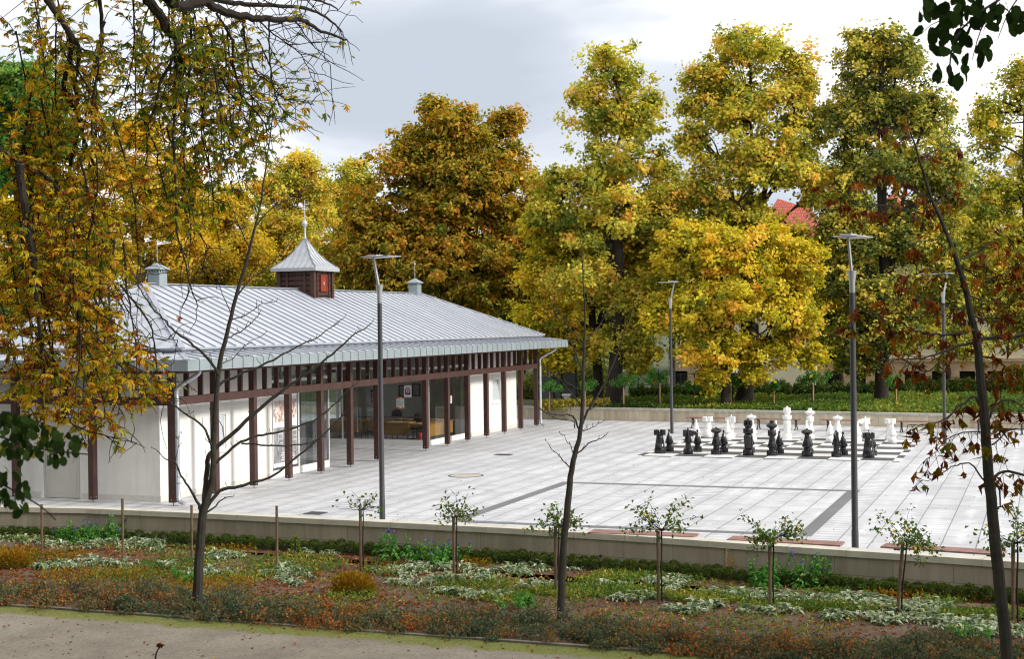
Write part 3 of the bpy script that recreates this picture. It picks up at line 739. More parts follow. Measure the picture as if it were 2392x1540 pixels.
# concave pyramid roof
def pyr(hw, prof, parent, name, mat, cx=RX, cy=TY):
    m = MB(); n=len(prof); vs=[(cx+sx*hw*r,cy+sy*hw*r,z) for r,z in prof for sx,sy in ((1,-1),(1,1),(-1,1),(-1,-1))]
    fs=[(i*4+k,i*4+(k+1)%4,(i+1)*4+(k+1)%4,(i+1)*4+k) for i in range(n-1) for k in range(4)]+[(3,2,1,0),tuple(range((n-1)*4,n*4))]
    m.add(vs,fs); return m.build(name, mat, parent)
prof=[(1,6.31),(1,6.42),(.985,6.43),(.74,6.60),(.50,6.81),(.30,7.06),(.15,7.28),(.04,7.46)]
tr_=pyr(.87, prof, pav, 'turret_roof', M['turretroof'])
rb=MB()
for i in range(2,len(prof)-1):
    (r0,z0),(r1,z1)=prof[i],prof[i+1]
    for k in range(-4,5):
        f=k/4.0
        if abs(f)==1: off=1.0
        for (ax,s) in (('x',1),('x',-1),('y',1),('y',-1)):
            if abs(f)<1:
                # seams run straight up the slope and stop at the hips
                t=f
                if abs(t)>r0: continue
                rr=max(abs(t),r1); g=(r0-rr)/(r0-r1) if r0>r1 else 0
                if g<=0: continue
                zz=z0+(z1-z0)*g; P0=(s*0.87*r0,0.87*t,z0); P1=(s*0.87*rr,0.87*t,zz)
            else:
                P0=(s*0.87*r0,s*0.87*r0*f,z0); P1=(s*0.87*r1,s*0.87*r1*f,z1)
            if ax=='y': P0=(P0[1],P0[0],P0[2]); P1=(P1[1],P1[0],P1[2])
            rb.bar((RX+P0[0],TY+P0[1],P0[2]+.008),(RX+P1[0],TY+P1[1],P1[2]+.008),.02 if abs(f)<1 else .035,.022)
rb.build('standing_seams', M['seam'], tr_)
fi=MB(); fi.lathe([(.05,7.4),(.045,7.5),(.026,7.65),(.028,7.86),(.05,7.88),(.085,7.93),(.095,7.98),(.085,8.03),(.045,8.08),(.024,8.1),(.016,8.4),(.012,8.78)],(RX,TY,0),14)
fi.build('finial', M['zinc'], tr_)
va=MB(); d_=np.array([.80,-.6]); 
for (aa,bb) in ((-.33,.33),): va.bar((RX+d_[0]*aa,TY+d_[1]*aa,8.64),(RX+d_[0]*bb,TY+d_[1]*bb,8.64),.016,.016)
cE=np.array([RX,TY])-d_*.36; va.lathe([(.005,-.085),(.06,-.06),(.085,0),(.06,.06),(.005,.085)],(cE[0],cE[1],8.64),12)
for ang in (0,math.pi/2): va.bar((RX-.16*math.cos(ang),TY-.16*math.sin(ang),8.49),(RX+.16*math.cos(ang),TY+.16*math.sin(ang),8.49),.012,.012)
va.build('weather_vane', M['paper'], tr_)
# ---- vent chimneys with pennants
def chimney(y, dirp, sz):
    h=.195; m=MB(); m.box(RX-h,RX+h,y-h,y+h,5.25,6.02)
    for k in range(-2,3,1):
        for s in (-1,1):
            m.box(RX+k*.086-.026,RX+k*.086+.026,y+s*(h-.014)-.015,y+s*(h-.014)+.015,6.02,6.11)
            if abs(k)<2: m.box(RX+s*(h-.014)-.015,RX+s*(h-.014)+.015,y+k*.086-.026,y+k*.086+.026,6.02,6.11)
    co=m.build('vent_chimney', M['fascia'], pav)
    pyr(.262,[(1,6.11),(1,6.14),(.97,6.145),(.5,6.23),(.06,6.31)],co,'chimney_cap',M['fascia'],RX,y)
    f=MB(); f.tube([(RX,y,6.3),(RX,y,7.02)],.011,8); f.build('flag_rod', M['alu'], co)
    f=MB(); d=np.array(dirp); a=(RX,y,6.99); 
    p0=np.array([RX,y,6.99]);p1=np.array([RX,y,6.82]);p2=np.array([RX+d[0]*sz,y+d[1]*sz,6.90]); nn=np.array([-d[1],d[0],0])*.005
    f.add([p0-nn,p1-nn,p2-nn,p0+nn,p1+nn,p2+nn],[(0,1,2),(5,4,3),(0,3,4,1),(1,4,5,2),(2,5,3,0)])
    f.build('pennant', M['paper'], co)
chimney(34.75,(.93,.36),.46); chimney(52.6,(-.35,.94),.40)
# ================================================================== STREET LAMPS
def lamp_proto():
    t = thing('street_lamp', (0,0,0), 'x', 'street lamp', 'tall grey lamps standing on the plaza')
    m=MB(); m.lathe([(.066,0.0),(.066,.5),(.06,.52),(.052,4.93)],(0,0,0),18); m.build('pole', M['pole'], t)
    m=MB(); m.lathe([(.045,4.92),(.052,4.94),(.054,5.12),(.082,5.33),(.084,5.345),(.07,5.34),(.02,5.3)],(0,0,0),18); m.build('collar', M['alu'], t)
    m=MB(); m.bar((.0,0,5.2),(-.17,0,5.96),.04,.055,(1,0,0)); m.build('arm', M['alu'], t)
    m=MB(); m.box(-.34,.46,-.24,.24,5.965,5.985); ho=m.build('lamp_head', M['alu'], t, .008)
    m=MB(); m.box(-.28,.02,-.11,.11,5.986,6.02); m.build('control_box', M['alu'], ho, .01)
    m=MB(); m.box(-.24,.40,-.18,.18,5.955,5.964); m.build('diffuser', M['globe'], ho)
    return t
lp = lamp_proto()
lampspots = [((893,1220),R_(-15),'grey street lamp between the pavilion and the nearest standard rose'),
    ((1997,1302),R_(75),'grey street lamp standing near the garden wall right of the black chess pieces'),
    ((1569,1013),R_(190),'grey street lamp behind the left edge of the chessboard'),
    ((2206,1038),R_(205),'grey street lamp right of the chessboard behind the brown leaved young chestnut')]
for i,(q,rz,lab) in enumerate(lampspots):
    o = lp if i==0 else copy_thing(lp)
    p = G(*q); o.location=(p[0],p[1],0); o.rotation_euler=(0,0,rz); o['label']=lab
# ================================================================== BENCHES
def bench_proto():
    t=thing('bench',(0,0,0),'x','bench','red slatted benches along the garden walls')
    for k in range(4):
        y=-.17+k*.113; m=MB(); m.box(-1.03,1.03,y-.046,y+.046,.415,.45); m.build('slat',M['benchwood'],t,.006)
    for s in (-1,1):
        m=MB(); x=s*.78
        for e in (-1,1):
            m.tube(spline([(x,e*.05,.405),(x,e*.1,.30),(x,e*.09,.17),(x,e*.17,.03),(x,e*.24,.012)],3),[.024]*13,6)
        m.bar((x,-.2,.402),(x,.2,.402),.04,.022); m.bar((x,-.08,.2),(x,.08,.2),.02,.02)
        m.build('leg',M['iron'],t)
    return t
bp_=bench_proto()
ang_f=math.atan2(57.8-61.98,12+21.8)
bl=[]
for x,lab in ((1660,'red bench behind the left white chess rook'),(1815,'red bench behind the white crowned chess queen'),(1979,'red bench behind the white knight and bishop on the right'),(2153,'red bench by the far wall just right of the chessboard'),(2335,'red bench by the far wall nearest the right edge of the view')):
    p=G(x,1001+ (x-1660)*.021); bl.append((p[0],p[1],ang_f,lab))
for (xa,ya),(xb,yb),lab in (((1400,1243),(1598,1251),'red bench just behind the near wall by the middle standard rose'),((1718,1259),(1946,1271),'red bench behind the near wall left of the large lamp'),((2077,1276),(2324,1292),'red bench behind the near wall right of the large lamp')):
    a=G(xa,ya,.45);b=G(xb,yb,.45);c=(a+b)/2;an=math.atan2(b[1]-a[1],b[0]-a[0]); n=np.array([-math.sin(an),math.cos(an)])
    bl.append((c[0]+n[0]*.12,c[1]+n[1]*.12,an,lab))
for i,(x,y,an,lab) in enumerate(bl):
    o=bp_ if i==0 else copy_thing(bp_); o.location=(x,y,0); o.rotation_euler=(0,0,an); o['label']=lab
# ================================================================== CHESS
def lath(prof, sides=28): m=MB(); m.lathe(prof,(0,0,0),sides); return m
def mesh_of(mb,name):
    o=mb.build(name,None); me=o.data; bpy.data.objects.remove(o); return me
basep=lambda r:[(r*.96,0),(r,.015),(r,.14),(r*.97,.155),(r*.9,.16)]
def pawn():
    m=lath(basep(.155)+[(.10,.19),(.09,.235),(.10,.25),(.145,.29),(.148,.31),(.03,.665),(.022,.68)]); m.lathe([(.005,.665),(.03,.675),(.042,.71),(.03,.745),(.005,.755)],(0,0,0),16); return m
def rook():
    m=lath(basep(.19)+[(.165,.165),(.175,.18),(.155,.31),(.148,.32),(.15,.335),(.135,.455),(.128,.46),(.13,.475),(.11,.60),(.10,.615)])
    for k in range(4):
        a=k*math.pi/2+math.pi/4; c,s=math.cos(a),math.sin(a); m.bar((c*.115,s*.115,.7),(c*.185,s*.185,.7),.17,.17)
    m.lathe([(.13,.61),(.16,.625),(.16,.7),(.05,.71)],(0,0,0),20); return m
def knight():
    m=lath(basep(.165)+[(.15,.17),(.095,.2),(.09,.36),(.14,.385),(.142,.40),(.02,.86),(.005,.87)])
    m.add([(-.01,-.04,.62),(.03,-.04,.80),(.27,-.04,.74),(.27,-.04,.60),(.20,-.04,.63),(.16,-.04,.58),(-.01,.04,.62),(.03,.04,.80),(.27,.04,.74),(.27,.04,.60),(.20,.04,.63),(.16,.04,.58)],
        [(0,5,4,3,2,1),(6,7,8,9,10,11),(0,1,7,6),(1,2,8,7),(2,3,9,8),(3,4,10,9),(4,5,11,10),(5,0,6,11)])
    m.box(-.17,.0,-.045,.045,.58,.80); return m
def bishop():
    return lath(basep(.185)+[(.16,.165),(.11,.2),(.10,.27),(.115,.285),(.17,.31),(.172,.33),(.10,.55),(.075,.68),(.08,.70),(.16,.74),(.19,.785),(.165,.83),(.08,.86),(.035,.87),(.03,.9),(.01,.905)])
def queen():
    m=lath(basep(.18)+[(.165,.165),(.165,.2),(.10,.215),(.125,.24),(.15,.58),(.145,.64),(.11,.68),(.12,.70),(.165,.73),(.168,.855),(.16,.87),(.105,.88),(.10,.93),(.13,.95),(.135,1.0),(.09,1.01)])
    for k in range(8):
        a=k*math.pi/4; c,s=math.cos(a),math.sin(a); m.bar((c*.092,s*.092,1.06),(c*.14,s*.14,1.07),.07,.15)
    m.lathe([(.09,1.0),(.085,1.1),(.05,1.17),(.012,1.215)],(0,0,0),16); return m
def king():
    m=lath(basep(.18)+[(.16,.165),(.10,.19),(.11,.24),(.16,.275),(.165,.30),(.11,.43),(.085,.62),(.09,.63),(.135,.65),(.137,.82),(.13,.83),(.07,.84),(.065,.88),(.1,.9),(.17,.945),(.185,.985),(.16,1.03),(.09,1.06),(.075,1.065),(.075,1.14),(.06,1.145)])
    return m
cm={}
for nm,fn in (('pawn',pawn),('rook',rook),('knight',knight),('bishop',bishop),('queen',queen),('king',king)):
    for c in ('black','white'):
        me=mesh_of(fn(),'chess_'+nm); me.materials.append(M['chess_'+c]); cm[nm,c]=me
def piece(nm,c,pt,lab,rz=0.0):
    p=G(*pt,.006); o=bpy.data.objects.new('chess_'+nm,cm[nm,c]); COL.objects.link(o); o.location=(p[0],p[1],.0065); o.rotation_euler=(0,0,rz)
    tag(o,lab,'chess piece','giant chess pieces on the board')
BY=BY0+.5
bf=[('rook',1541,'black chess rook with notched square top at the left end of the near row',.36),('knight',1607,'black chess knight with a cone nose second from left in the near row',.3),('bishop',1673,'black chess bishop with a disc top left of the black crowned queen',0),
 ('queen',1747.5,'tall black chess queen with a toothed crown in the near row',0.2),('king',1803,'black chess king with a small cylinder on its disc top',0),('bishop',1885,'black chess bishop with a disc top right of the black king',0),
 ('knight',1953,'black chess knight seen as a plain cone just left of the large lamp pole',1.9),('rook',2028,'black chess rook just right of the large lamp pole',1.1)]
for nm,x,lab,rz in bf: piece(nm,'black',(x,proj((G(x,1068)[0],BY-.0,0))[1]-3.5),lab,rz)
for x,lab in ((1563,'black chess pawn behind the leftmost black rook'),(1629,'black chess pawn just right of the left black knight'),(1690,'black chess pawn half hidden behind the left black bishop'),(1752,'black chess pawn hidden behind the black crowned queen'),(1820,'black chess pawn just behind the black king'),(1889,'black chess pawn peeking out behind the right black bishop'),(1969,'black chess pawn between the right black knight and the lamp pole'),(2037,'black chess pawn peeking out behind the right black rook')):
    piece('pawn','black',(x,proj((G(x,1055)[0],BY+.95,0))[1]-2),lab)
wf=[('rook',1653,'white chess rook with a square top at the left end of the far row',.3),('knight',1708,'white chess knight beside the left white rook',2.6),('bishop',1754.8,'white chess bishop with disc top partly behind the black crowned queen',0),('queen',1838.6,'tallest white chess piece a queen with toothed crown',.2),
 ('king',1892,'white chess king with cylinder on its disc top',0),('bishop',1956,'white chess bishop with wide disc top left of the large lamp pole',0),('knight',2021,'white chess knight with flat head right of the large lamp pole',3.5),('rook',2079,'white chess rook at the right end of the far row',.2)]
for nm,x,lab,rz in wf: piece(nm,'white',(x,proj((G(x,1026)[0],BY0+7.5,0))[1]-1),lab,rz)
for x,lab in ((1626,'white chess pawn nearest the left edge of the board'),(1699,'white chess pawn in front of the left white knight'),(1758,'white chess pawn hidden behind the black crowned queen'),(1812,'white chess pawn just left of the white crowned queen'),(1883.6,'white chess pawn in front of the white king'),(1938.7,'white chess pawn in front of the white bishop with wide disc'),(2002.7,'white chess pawn just right of the lamp pole'),(2084,'white chess pawn in front of the right white rook behind brown leaves')):
    piece('pawn','white',(x,proj((G(x,1033)[0],BY0+6.45,0))[1]-1),lab)

# ================================================================== INSIDE AND ON THE PAVILION
def desk(x,y,w,d,lab,rz=0,panel_z=(.27,.70)):
    t=thing('desk',(x,y,0),lab,'desk','yellow desks inside the pavilion',0); c,s=math.cos(rz),math.sin(rz)
    f=lambda mb:setattr(mb,'v',[(x+(a-x)*c-(b-y)*s,y+(a-x)*s+(b-y)*c,z) for a,b,z in mb.v])
    m=MB(); m.box(x-w/2,x+w/2,y-d/2,y+d/2,.72,.75); f(m); m.build('desk_top',M['desk'],t)
    m=MB(); m.box(x-w/2+.03,x+w/2-.03,y-d/2+.03,y-d/2+.05,*panel_z); f(m); m.build('front_panel',M['desk'],t)
    for a in (-1,1):
        for b in (-1,1):
            m=MB(); m.tube([(x+a*(w/2-.06),y+b*(d/2-.06),0.002),(x+a*(w/2-.06),y+b*(d/2-.06),.72)],.018,6); f(m); m.build('leg',M['iron'],t)
    m=MB()
    for k in range(5):
        a=x+(rng.random()-.5)*w*.8; b=y+(rng.random()-.5)*d*.6; m.box(a-.1,a+.1,b-.07,b+.07,.7505+.004*k,.753+.004*k)
    f(m); o=m.build('papers',M['paper']); tag(o,'white papers on the '+lab.replace('of the glazed room','').replace('of the right wing','').strip(),'papers','papers on the desks')
    return t
q0=PY((905,1000),48.7)[0]; q1=PY((963,1000),48.7)[0]
desk((q0+q1)/2,48.7,abs(q1-q0),.65,'yellow desk directly behind the side glass of the right wing')
q0=PY((893,960),50.6)[0]; q1=PY((934,960),50.6)[0]
desk((q0+q1)/2-.3,50.6,1.5,.7,'yellow desk at the back left of the glazed room')
q0=PY((965,970),50.2)[0]
desk(q0+.5,50.3,1.5,.7,'yellow desk with papers at the back right of the glazed room')
desk(XW-.62,49.0,2.5,.7,'long yellow desk lengthwise behind the front glass of the right wing',math.pi/2)
desk(XW-4.6,49.6,1.8,.7,'yellow desk at the far left end of the glazed room')
def chair(x,y,rz,lab):
    t=thing('office_chair',(x,y,0),lab,'chair','dark chairs inside the pavilion')
    m=MB(); m.box(x-.22,x+.22,y-.22,y+.22,.42,.48); m.build('seat',M['darkseat'],t,.03)
    m=MB(); m.lathe([(.02,-.24),(.16,-.2),(.23,-.05),(.23,.08),(.15,.2),(.02,.24)],(0,0,0),14); m.v=[(x+a,y+.22+b*.22,.80+c) for a,b,c in m.v]; m.build('backrest',M['darkseat'],t)
    m=MB(); m.tube([(x,y,.05),(x,y,.42)],.03,8)
    for k in range(5): a=k*1.2566; m.tube([(x,y,.07),(x+.28*math.cos(a),y+.28*math.sin(a),.03)],.018,6)
    m.build('base',M['iron'],t)
a=PY((975,960),49.7); chair(a[0],49.6,0,'dark round backed chair between the yellow desks')
a=PY((913,960),51.2); chair(a[0],51.5,0,'dark chair at the back of the glazed room')
def flat(name,x0,x1,z0,z1,Y,lab,cat,mat,parts,axis='Y',th=.006,group=None):
    t=thing(name,((x0+x1)/2,Y,z0) if axis=='Y' else (Y,(x0+x1)/2,z0),lab,cat,group)
    def bx(mb,a,b,c,d,e0,e1): mb.box(a,b,Y-e1,Y-e0,c,d) if axis=='Y' else mb.box(Y+e0,Y+e1,a,b,c,d)
    m=MB(); bx(m,x0,x1,z0,z1,0,th); m.build('sheet',mat,t)
    W=x1-x0;H=z1-z0
    for nm,mt,rects in parts:
        m=MB()
        for (u0,u1,v0,v1) in rects: bx(m,x0+W*u0,x0+W*u1,z0+H*v0,z0+H*v1,th,th+.003)
        m.build(nm,mt,t)
    return t
def yrect(px0,px1,py0,py1,Y):
    a=PY((px0,(py0+py1)/2),Y);b=PY((px1,(py0+py1)/2),Y);c=PY(((px0+px1)/2,py0),Y);d=PY(((px0+px1)/2,py1),Y); return a[0],b[0],d[2],c[2]
def xrect(px0,px1,py0,py1,X):
    a=PX((px0,(py0+py1)/2),X);b=PX((px1,(py0+py1)/2),X);c=PX(((px0+px1)/2,py0),X);d=PX(((px0+px1)/2,py1),X); return a[1],b[1],d[2],c[2]
YG=PB-.004
x0,x1,z0,z1=yrect(943.4,961,901,928.6,YG)
flat('poster',x0,x1,z0,z1,YG,'white poster with dark crown shape and red shield on the side glass','poster',M['paper'],[
 ('dark_shape',M['ink'],[(.16,.26,.22,.70),(.74,.84,.22,.70),(.26,.74,.22,.32),(.26,.36,.32,.42),(.64,.74,.32,.42),(.30,.36,.62,.84),(.41,.46,.66,.86),(.54,.59,.66,.86),(.64,.70,.62,.84)]),
 ('red_shield',M['red'],[(.38,.49,.46,.60),(.51,.62,.46,.60),(.41,.49,.34,.44),(.51,.58,.34,.44)])],group='posters stuck on the pavilion glass')
x0,x1,z0,z1=yrect(925.8,943.8,927.5,955.5,YG)
flat('poster',x0,x1,z0,z1,YG,'white notice with orange bands at top and bottom on the side glass','poster',M['paper'],[
 ('orange_band',M['orange'],[(0,1,.93,1),(0,.3,.86,.93),(.72,1,.86,.93),(0,1,0,.06),(0,.38,.06,.13),(.7,1,.06,.12)]),
 ('printed_lines',M['greyink'],[(.1,.45+.06*(k%3),.18+k*.055,.20+k*.055) for k in range(10)]+[(.58,.85-.05*(k%2),.18+k*.055,.20+k*.055) for k in range(8)]+[(.28,.42,.80,.86),(.5,.85,.78,.80)])],group='posters stuck on the pavilion glass')
y0,y1,z0,z1=xrect(1050.6,1056.5,923.6,943,XW+.007)
flat('poster',y0,y1,z0,z1,XW-.018,'narrow white notice with an orange corner on the front glass','poster',M['paper'],[('orange_band',M['orange'],[(0,1,.88,1)]),('printed_lines',M['greyink'],[(.15,.8,.1+k*.09,.13+k*.09) for k in range(8)])],axis='X',th=.004,group='posters stuck on the pavilion glass')
# exhibition poster beside the left wing door
y0,y1=yP0+.1,yP1-.1; z0,z1=.30,2.62
def f_photo(nt,b):
    vec,s=posvec(nt,swap='YZ-'); v=N(nt,'ShaderNodeTexVoronoi'); v.inputs['Scale'].default_value=9; v.distance='CHEBYCHEV'; L(nt,vec,v.inputs['Vector'])
    r=ramp(nt,[(.0,(.20,.10,.07)),(.4,(.45,.30,.24)),(.75,(.66,.58,.54)),(1,(.75,.72,.70))],v.outputs['Color']); L(nt,r.outputs[0],b.inputs['Base Color']); b.inputs['Roughness'].default_value=.5
M['photo']=uvmat('printed_townscape',f_photo); M['photo2']=simple('printed_grey',(.24,.24,.25),.5,var=.6,scale=2.5); M['lightprint']=simple('light_print',(.60,.60,.62),.5)
flat('exhibition_poster',y0,y1,z0,z1,XW-.016,'tall white exhibition poster with a brown townscape and white chairs beside the glass door','poster',M['paper'],[
 ('town_picture',M['photo'],[(.02,.98,.63,.84),(.1,.45,.57,.63),(.55,.9,.6,.63)]),
 ('chair_picture',M['photo2'],[(.02,.98,.05,.50)]),
 ],axis='X',th=.01)
ep=[o for o in COL.objects if o.name.startswith('exhibition_poster')][0]
m=MB(); W=y1-y0;H=z1-z0;xx=XW+.0
def pr(u0,u1,v0,v1): m.box(xx,xx+.002,y0+W*u0,y0+W*u1,z0+H*v0,z0+H*v1)
for k in range(4): pr(.30+.05*(k%2),.92-.04*(k%3),.075+k*.03,.09+k*.03)
for (cx_,cy_) in ((.2,.26),(.55,.30),(.8,.28)):
    pr(cx_,cx_+.012,cy_-.06,cy_+.17); pr(cx_+.17,cx_+.182,cy_-.06,cy_+.17); pr(cx_+.012,cx_+.17,cy_+.155,cy_+.168); pr(cx_+.012,cx_+.17,cy_+.09,cy_+.098); pr(cx_-.02,cx_+.20,cy_+.035,cy_+.048)
m.build('printed_lines',M['lightprint'],ep)
# pictures on the room's back wall
for (a,b,c,d),lab in (((1300,1338,905,923),0),):
    pass
YB_=52.6
for (p0,p1,q0,q1,lab) in ((924,952,915,950,0),):
    pass
for px0,px1,py0,py1,lab in ((866,886,911,940,'small dark framed picture at the left of the room wall'),(931,945,900,928,'dark framed picture on the room wall beside the coat of arms poster'),(962,982,896,926,'large framed picture on the room wall behind the posters')):
    x0,x1,z0,z1=yrect(px0,px1,py0,py1,YB_); t=thing('framed_picture',((x0+x1)/2,YB_,z0),lab,'picture','framed pictures on the room wall')
    m=MB(); f=.05
    for r in ((x0,x0+f,z0,z1),(x1-f,x1,z0,z1),(x0+f,x1-f,z0,z0+f),(x0+f,x1-f,z1-f,z1)): m.box(r[0],r[1],YB_-.03,YB_-.002,r[2],r[3])
    m.build('frame',M['brown'],t); m=MB(); m.box(x0+f,x1-f,YB_-.014,YB_-.002,z0+f,z1-f); m.build('picture',M['photo2'],t)
# fire extinguisher
p=PY((981.5,1024),47.75); t=thing('fire_extinguisher',(p[0],47.75,0),'red fire extinguisher on the floor behind the side glass','fire extinguisher')
m=MB(); m.lathe([(.08,0.01),(.085,.03),(.085,.36),(.06,.43),(.025,.46)],(p[0],47.75,0),16); m.build('cylinder',M['red'],t)
m=MB(); m.box(p[0]-.05,p[0]+.05,47.66,47.662,.05,.16); m.build('sticker',M['paper'],t)
m=MB(); m.box(p[0]-.03,p[0]+.03,47.73,47.77,.46,.52); m.tube([(p[0]+.03,47.75,.49),(p[0]+.1,47.75,.45),(p[0]+.1,47.72,.2)],.012,6); m.build('valve',M['iron'],t)

# ================================================================== BEYOND THE FAR WALL
# dark billboard, seen from behind
Yb=66.0; x0=PY((1258,900),Yb)[0]; x1=PY((1346,900),Yb)[0]; zt=PY((1300,857),Yb)[2]; zb=PY((1300,951),Yb)[2]
t=thing('billboard',((x0+x1)/2,Yb,.5),'large dark grey panel board on posts right of the pavilion','billboard')
W=x1-x0; cols=[0,.40,.60,1.0]; zm=zb+(zt-zb)*.5
m=MB(); m.box(x0,x1,Yb,Yb+.03,zb,zt); m.build('panel',M['panel'],t)
m=MB()
for c in cols: m.box(x0+W*c-.035,x0+W*c+.035,Yb-.05,Yb,zb-.03,zt+.03)
for z in (zb,zm,zt): m.box(x0-.03,x1+.03,Yb-.035,Yb-.002,z-.03,z+.03)
m.build('frame',M['iron'],t)
for c in (.60,1.02):
    m=MB(); m.box(x0+W*c-.04,x0+W*c+.04,Yb+.035,Yb+.11,.45,zb+.6); m.build('leg',M['iron'],t)
p=D(1324,953,67.5); z0=.5
t=thing('stone_planter',(p[0],p[1],z0),'pale stone urn under the dark billboard','planter'); m=MB(); m.lathe([(.16,0),(.18,.1),(.1,.16),(.14,.34),(.26,.5),(.24,.52),(.1,.5)],(p[0],p[1],z0),16); m.build('urn',M['paper'],t)
# globe lamp
p=D(1452,950,72); t=thing('globe_lamp',(p[0],p[1],.4),'black park lamp with a white hanging globe behind the tree trunk','lamp')
zg=D(1465,868,72)[2]; h=zg+.5
m=MB(); m.lathe([(.09,.4),(.08,.9),(.05,1.0),(.045,h+.3)],(p[0],p[1],0),10); m.build('post',M['iron'],t)
r=R0; m=MB(); m.tube(spline([np.array([p[0],p[1],h+.25]),np.array([p[0],p[1],h+.4])+r*.12,np.array([p[0],p[1],h+.35])+r*.27,np.array([p[0],p[1],h-.1])+r*.29],4),.022,6); m.build('arm',M['iron'],t)
g=np.array([p[0],p[1],0])+r*.29; m=MB(); m.lathe([(.02,zg-.24),(.14,zg-.2),(.235,zg-.06),(.235,zg+.06),(.14,zg+.2),(.05,zg+.25)],(g[0],g[1],0),16); m.build('globe',M['globe'],t)
# no-stopping sign
p=D(1526,883,84); t=thing('road_sign',(p[0],p[1],.4),'small round blue road sign with red rim behind the far hedge','road sign')
m=MB(); m.tube([(p[0],p[1],.3),(p[0],p[1],p[2]+.35)],.03,8); m.build('post',M['steel'],t)
f=-Fv*.04; m=MB(); m.lathe([(.30,0),(.30,.02),(.01,.02)],(0,0,0),20); m.v=[tuple(p+R0*a+np.array([0,0,b])+f*(1+c/.02)) for a,b,c in m.v]; m.build('disc',M['blue'],t)
m=MB(); m.lathe([(.30,.021),(.30,.03),(.24,.03),(.24,.021)],(0,0,0),20); m.bar((-.18,.18,.026),(.18,-.18,.026),.05,.008); m.v=[tuple(p+R0*a+np.array([0,0,b])+f*(1+c/.02)) for a,b,c in m.v]; m.build('red_rim',M['red'],t)
# blue banner by the maple trunk
p=D(1719,851,80); t=thing('banner',(p[0],p[1],p[2]),'small blue and white banner beside the middle tree trunk','banner')
m=MB(); 
for k in range(4): m.bar(p+R0*(-.15)+np.array([0,0,.45-.24*k]),p+R0*(.15)+np.array([0,0,.62-.24*k]),.01,.13)
m.build('blue_stripes',M['blue'],t); m=MB(); m.bar(p+R0*-.2+np.array([0,0,.1])-f,p+R0*.2+np.array([0,0,.1])-f,.012,1.2); m.build('cloth',M['paper'],t); m=MB(); m.tube([np.array([p[0],p[1],.4])+R0*.22,np.array([p[0],p[1],p[2]+.9])+R0*.22],.03,6); m.build('post',M['steel'],t)
# stone rail beyond the hedge
a=D(1745,914,78);b=D(2060,921,77)
t=thing('stone_rail',(a[0],a[1],.5),'long low stone rail of rounded blocks behind the far hedge','stone rail')
m=MB(); n=9
for k in range(n):
    p=a+(b-a)*k/n; q=a+(b-a)*(k+1)/n-(b-a)/np.linalg.norm(b-a)*.03; p[2]=q[2]=.62; m.tube([p,q],.2,10)
m.build('rail',M['sand'],t)
m=MB()
for k in range(n+1):
    p=a+(b-a)*k/n; m.box(p[0]-.12,p[0]+.12,p[1]-.1,p[1]+.1,-.1,.46)
m.build('footing',M['sand'],t)
# iron railing left of it
a=D(1458,886,82);b=D(1720,891,82); t=thing('iron_railing',(a[0],a[1],.4),'thin dark iron railing behind the yellow maple branches','railing'); m=MB()
for z in (1.35,.75): m.bar((a[0],a[1],z),(b[0],b[1],z),.04,.04)
m.build('rails',M['iron'],t); m=MB()
for k in range(9):
    p=a+(b-a)*k/8; m.box(p[0]-.03,p[0]+.03,p[1]-.03,p[1]+.03,.0,1.4)
    if k<8:
        q=a+(b-a)*(k+1)/8; m.bar((p[0],p[1],.75),(q[0],q[1],1.35),.02,.02); m.bar((p[0],p[1],1.35),(q[0],q[1],.75),.02,.02)
m.build('posts',M['iron'],t)

# ---- town house
Yh=104.0
hx=lambda px: PY((px,800),Yh)[0]
hz=lambda py: PY((2000,py),Yh)[2]
X0,X1=hx(1560),hx(2560); ZG=-.6; Z1=hz(838); Z2=hz(610)
bt=thing('town_house',((X0+X1)/2,Yh,ZG),'cream town house with sandstone arcade and red tiled roof behind the trees','house')
nb=16; bw=(X1-X0)/nb; ops=[]; 
g=MB(); opg=[(X0+bw*(k+.22),X0+bw*(k+.78),ZG+.05,Z1-.9) for k in range(nb)]
wallY(g,Yh,Yh+.5,X0,X1,ZG,Z1,opg); g.box(X0,X1,Yh-.06,Yh-.001,Z1-.25,Z1-.0); go=g.build('arcade_wall',M['sand'],bt)
zf=[Z1+1.0,Z1+4.0,Z1+7.0]; opw=[]
u=MB()
for zz in zf:
    if zz+1.7>Z2: continue
    opw+=[(X0+bw*(k+.3),X0+bw*(k+.7),zz,zz+1.7) for k in range(nb)]
wallY(u,Yh+.05,Yh+.5,X0+.1,X1-.1,Z1,Z2,opw); u.box(X0,X1,Yh-.2,Yh+.049,Z2-.3,Z2-.02); uo=u.build('upper_wall',M['cream'],bt)
for (a,b,c,d) in opw:
    m=MB()
    for r in ((a,a+.08,c,d),(b-.08,b,c,d),((a+b)/2-.04,(a+b)/2+.04,c,d),(a+.08,(a+b)/2-.04,d-.08,d),((a+b)/2+.04,b-.08,d-.08,d)): m.box(r[0],r[1],Yh+.2,Yh+.26,r[2],r[3])
    m.box(a-.1,b+.1,Yh-.06,Yh+.049,c-.12,c-.001)
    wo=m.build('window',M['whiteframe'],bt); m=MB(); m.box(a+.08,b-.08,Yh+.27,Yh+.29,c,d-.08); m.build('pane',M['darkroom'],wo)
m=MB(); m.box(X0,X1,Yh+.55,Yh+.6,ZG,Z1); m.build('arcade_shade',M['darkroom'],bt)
m=MB(); m.add([(X0-.6,Yh-.5,Z2),(X1+.6,Yh-.5,Z2),(X1+.6,Yh+6,Z2+1.8),(X0-.6,Yh+6,Z2+1.8),(X0-.6,Yh+12,Z2),(X1+.6,Yh+12,Z2)],[(0,1,2,3),(3,2,5,4),(0,3,4),(1,5,2),(0,4,5,1)]); m.build('main_roof',M['darktile'],bt)
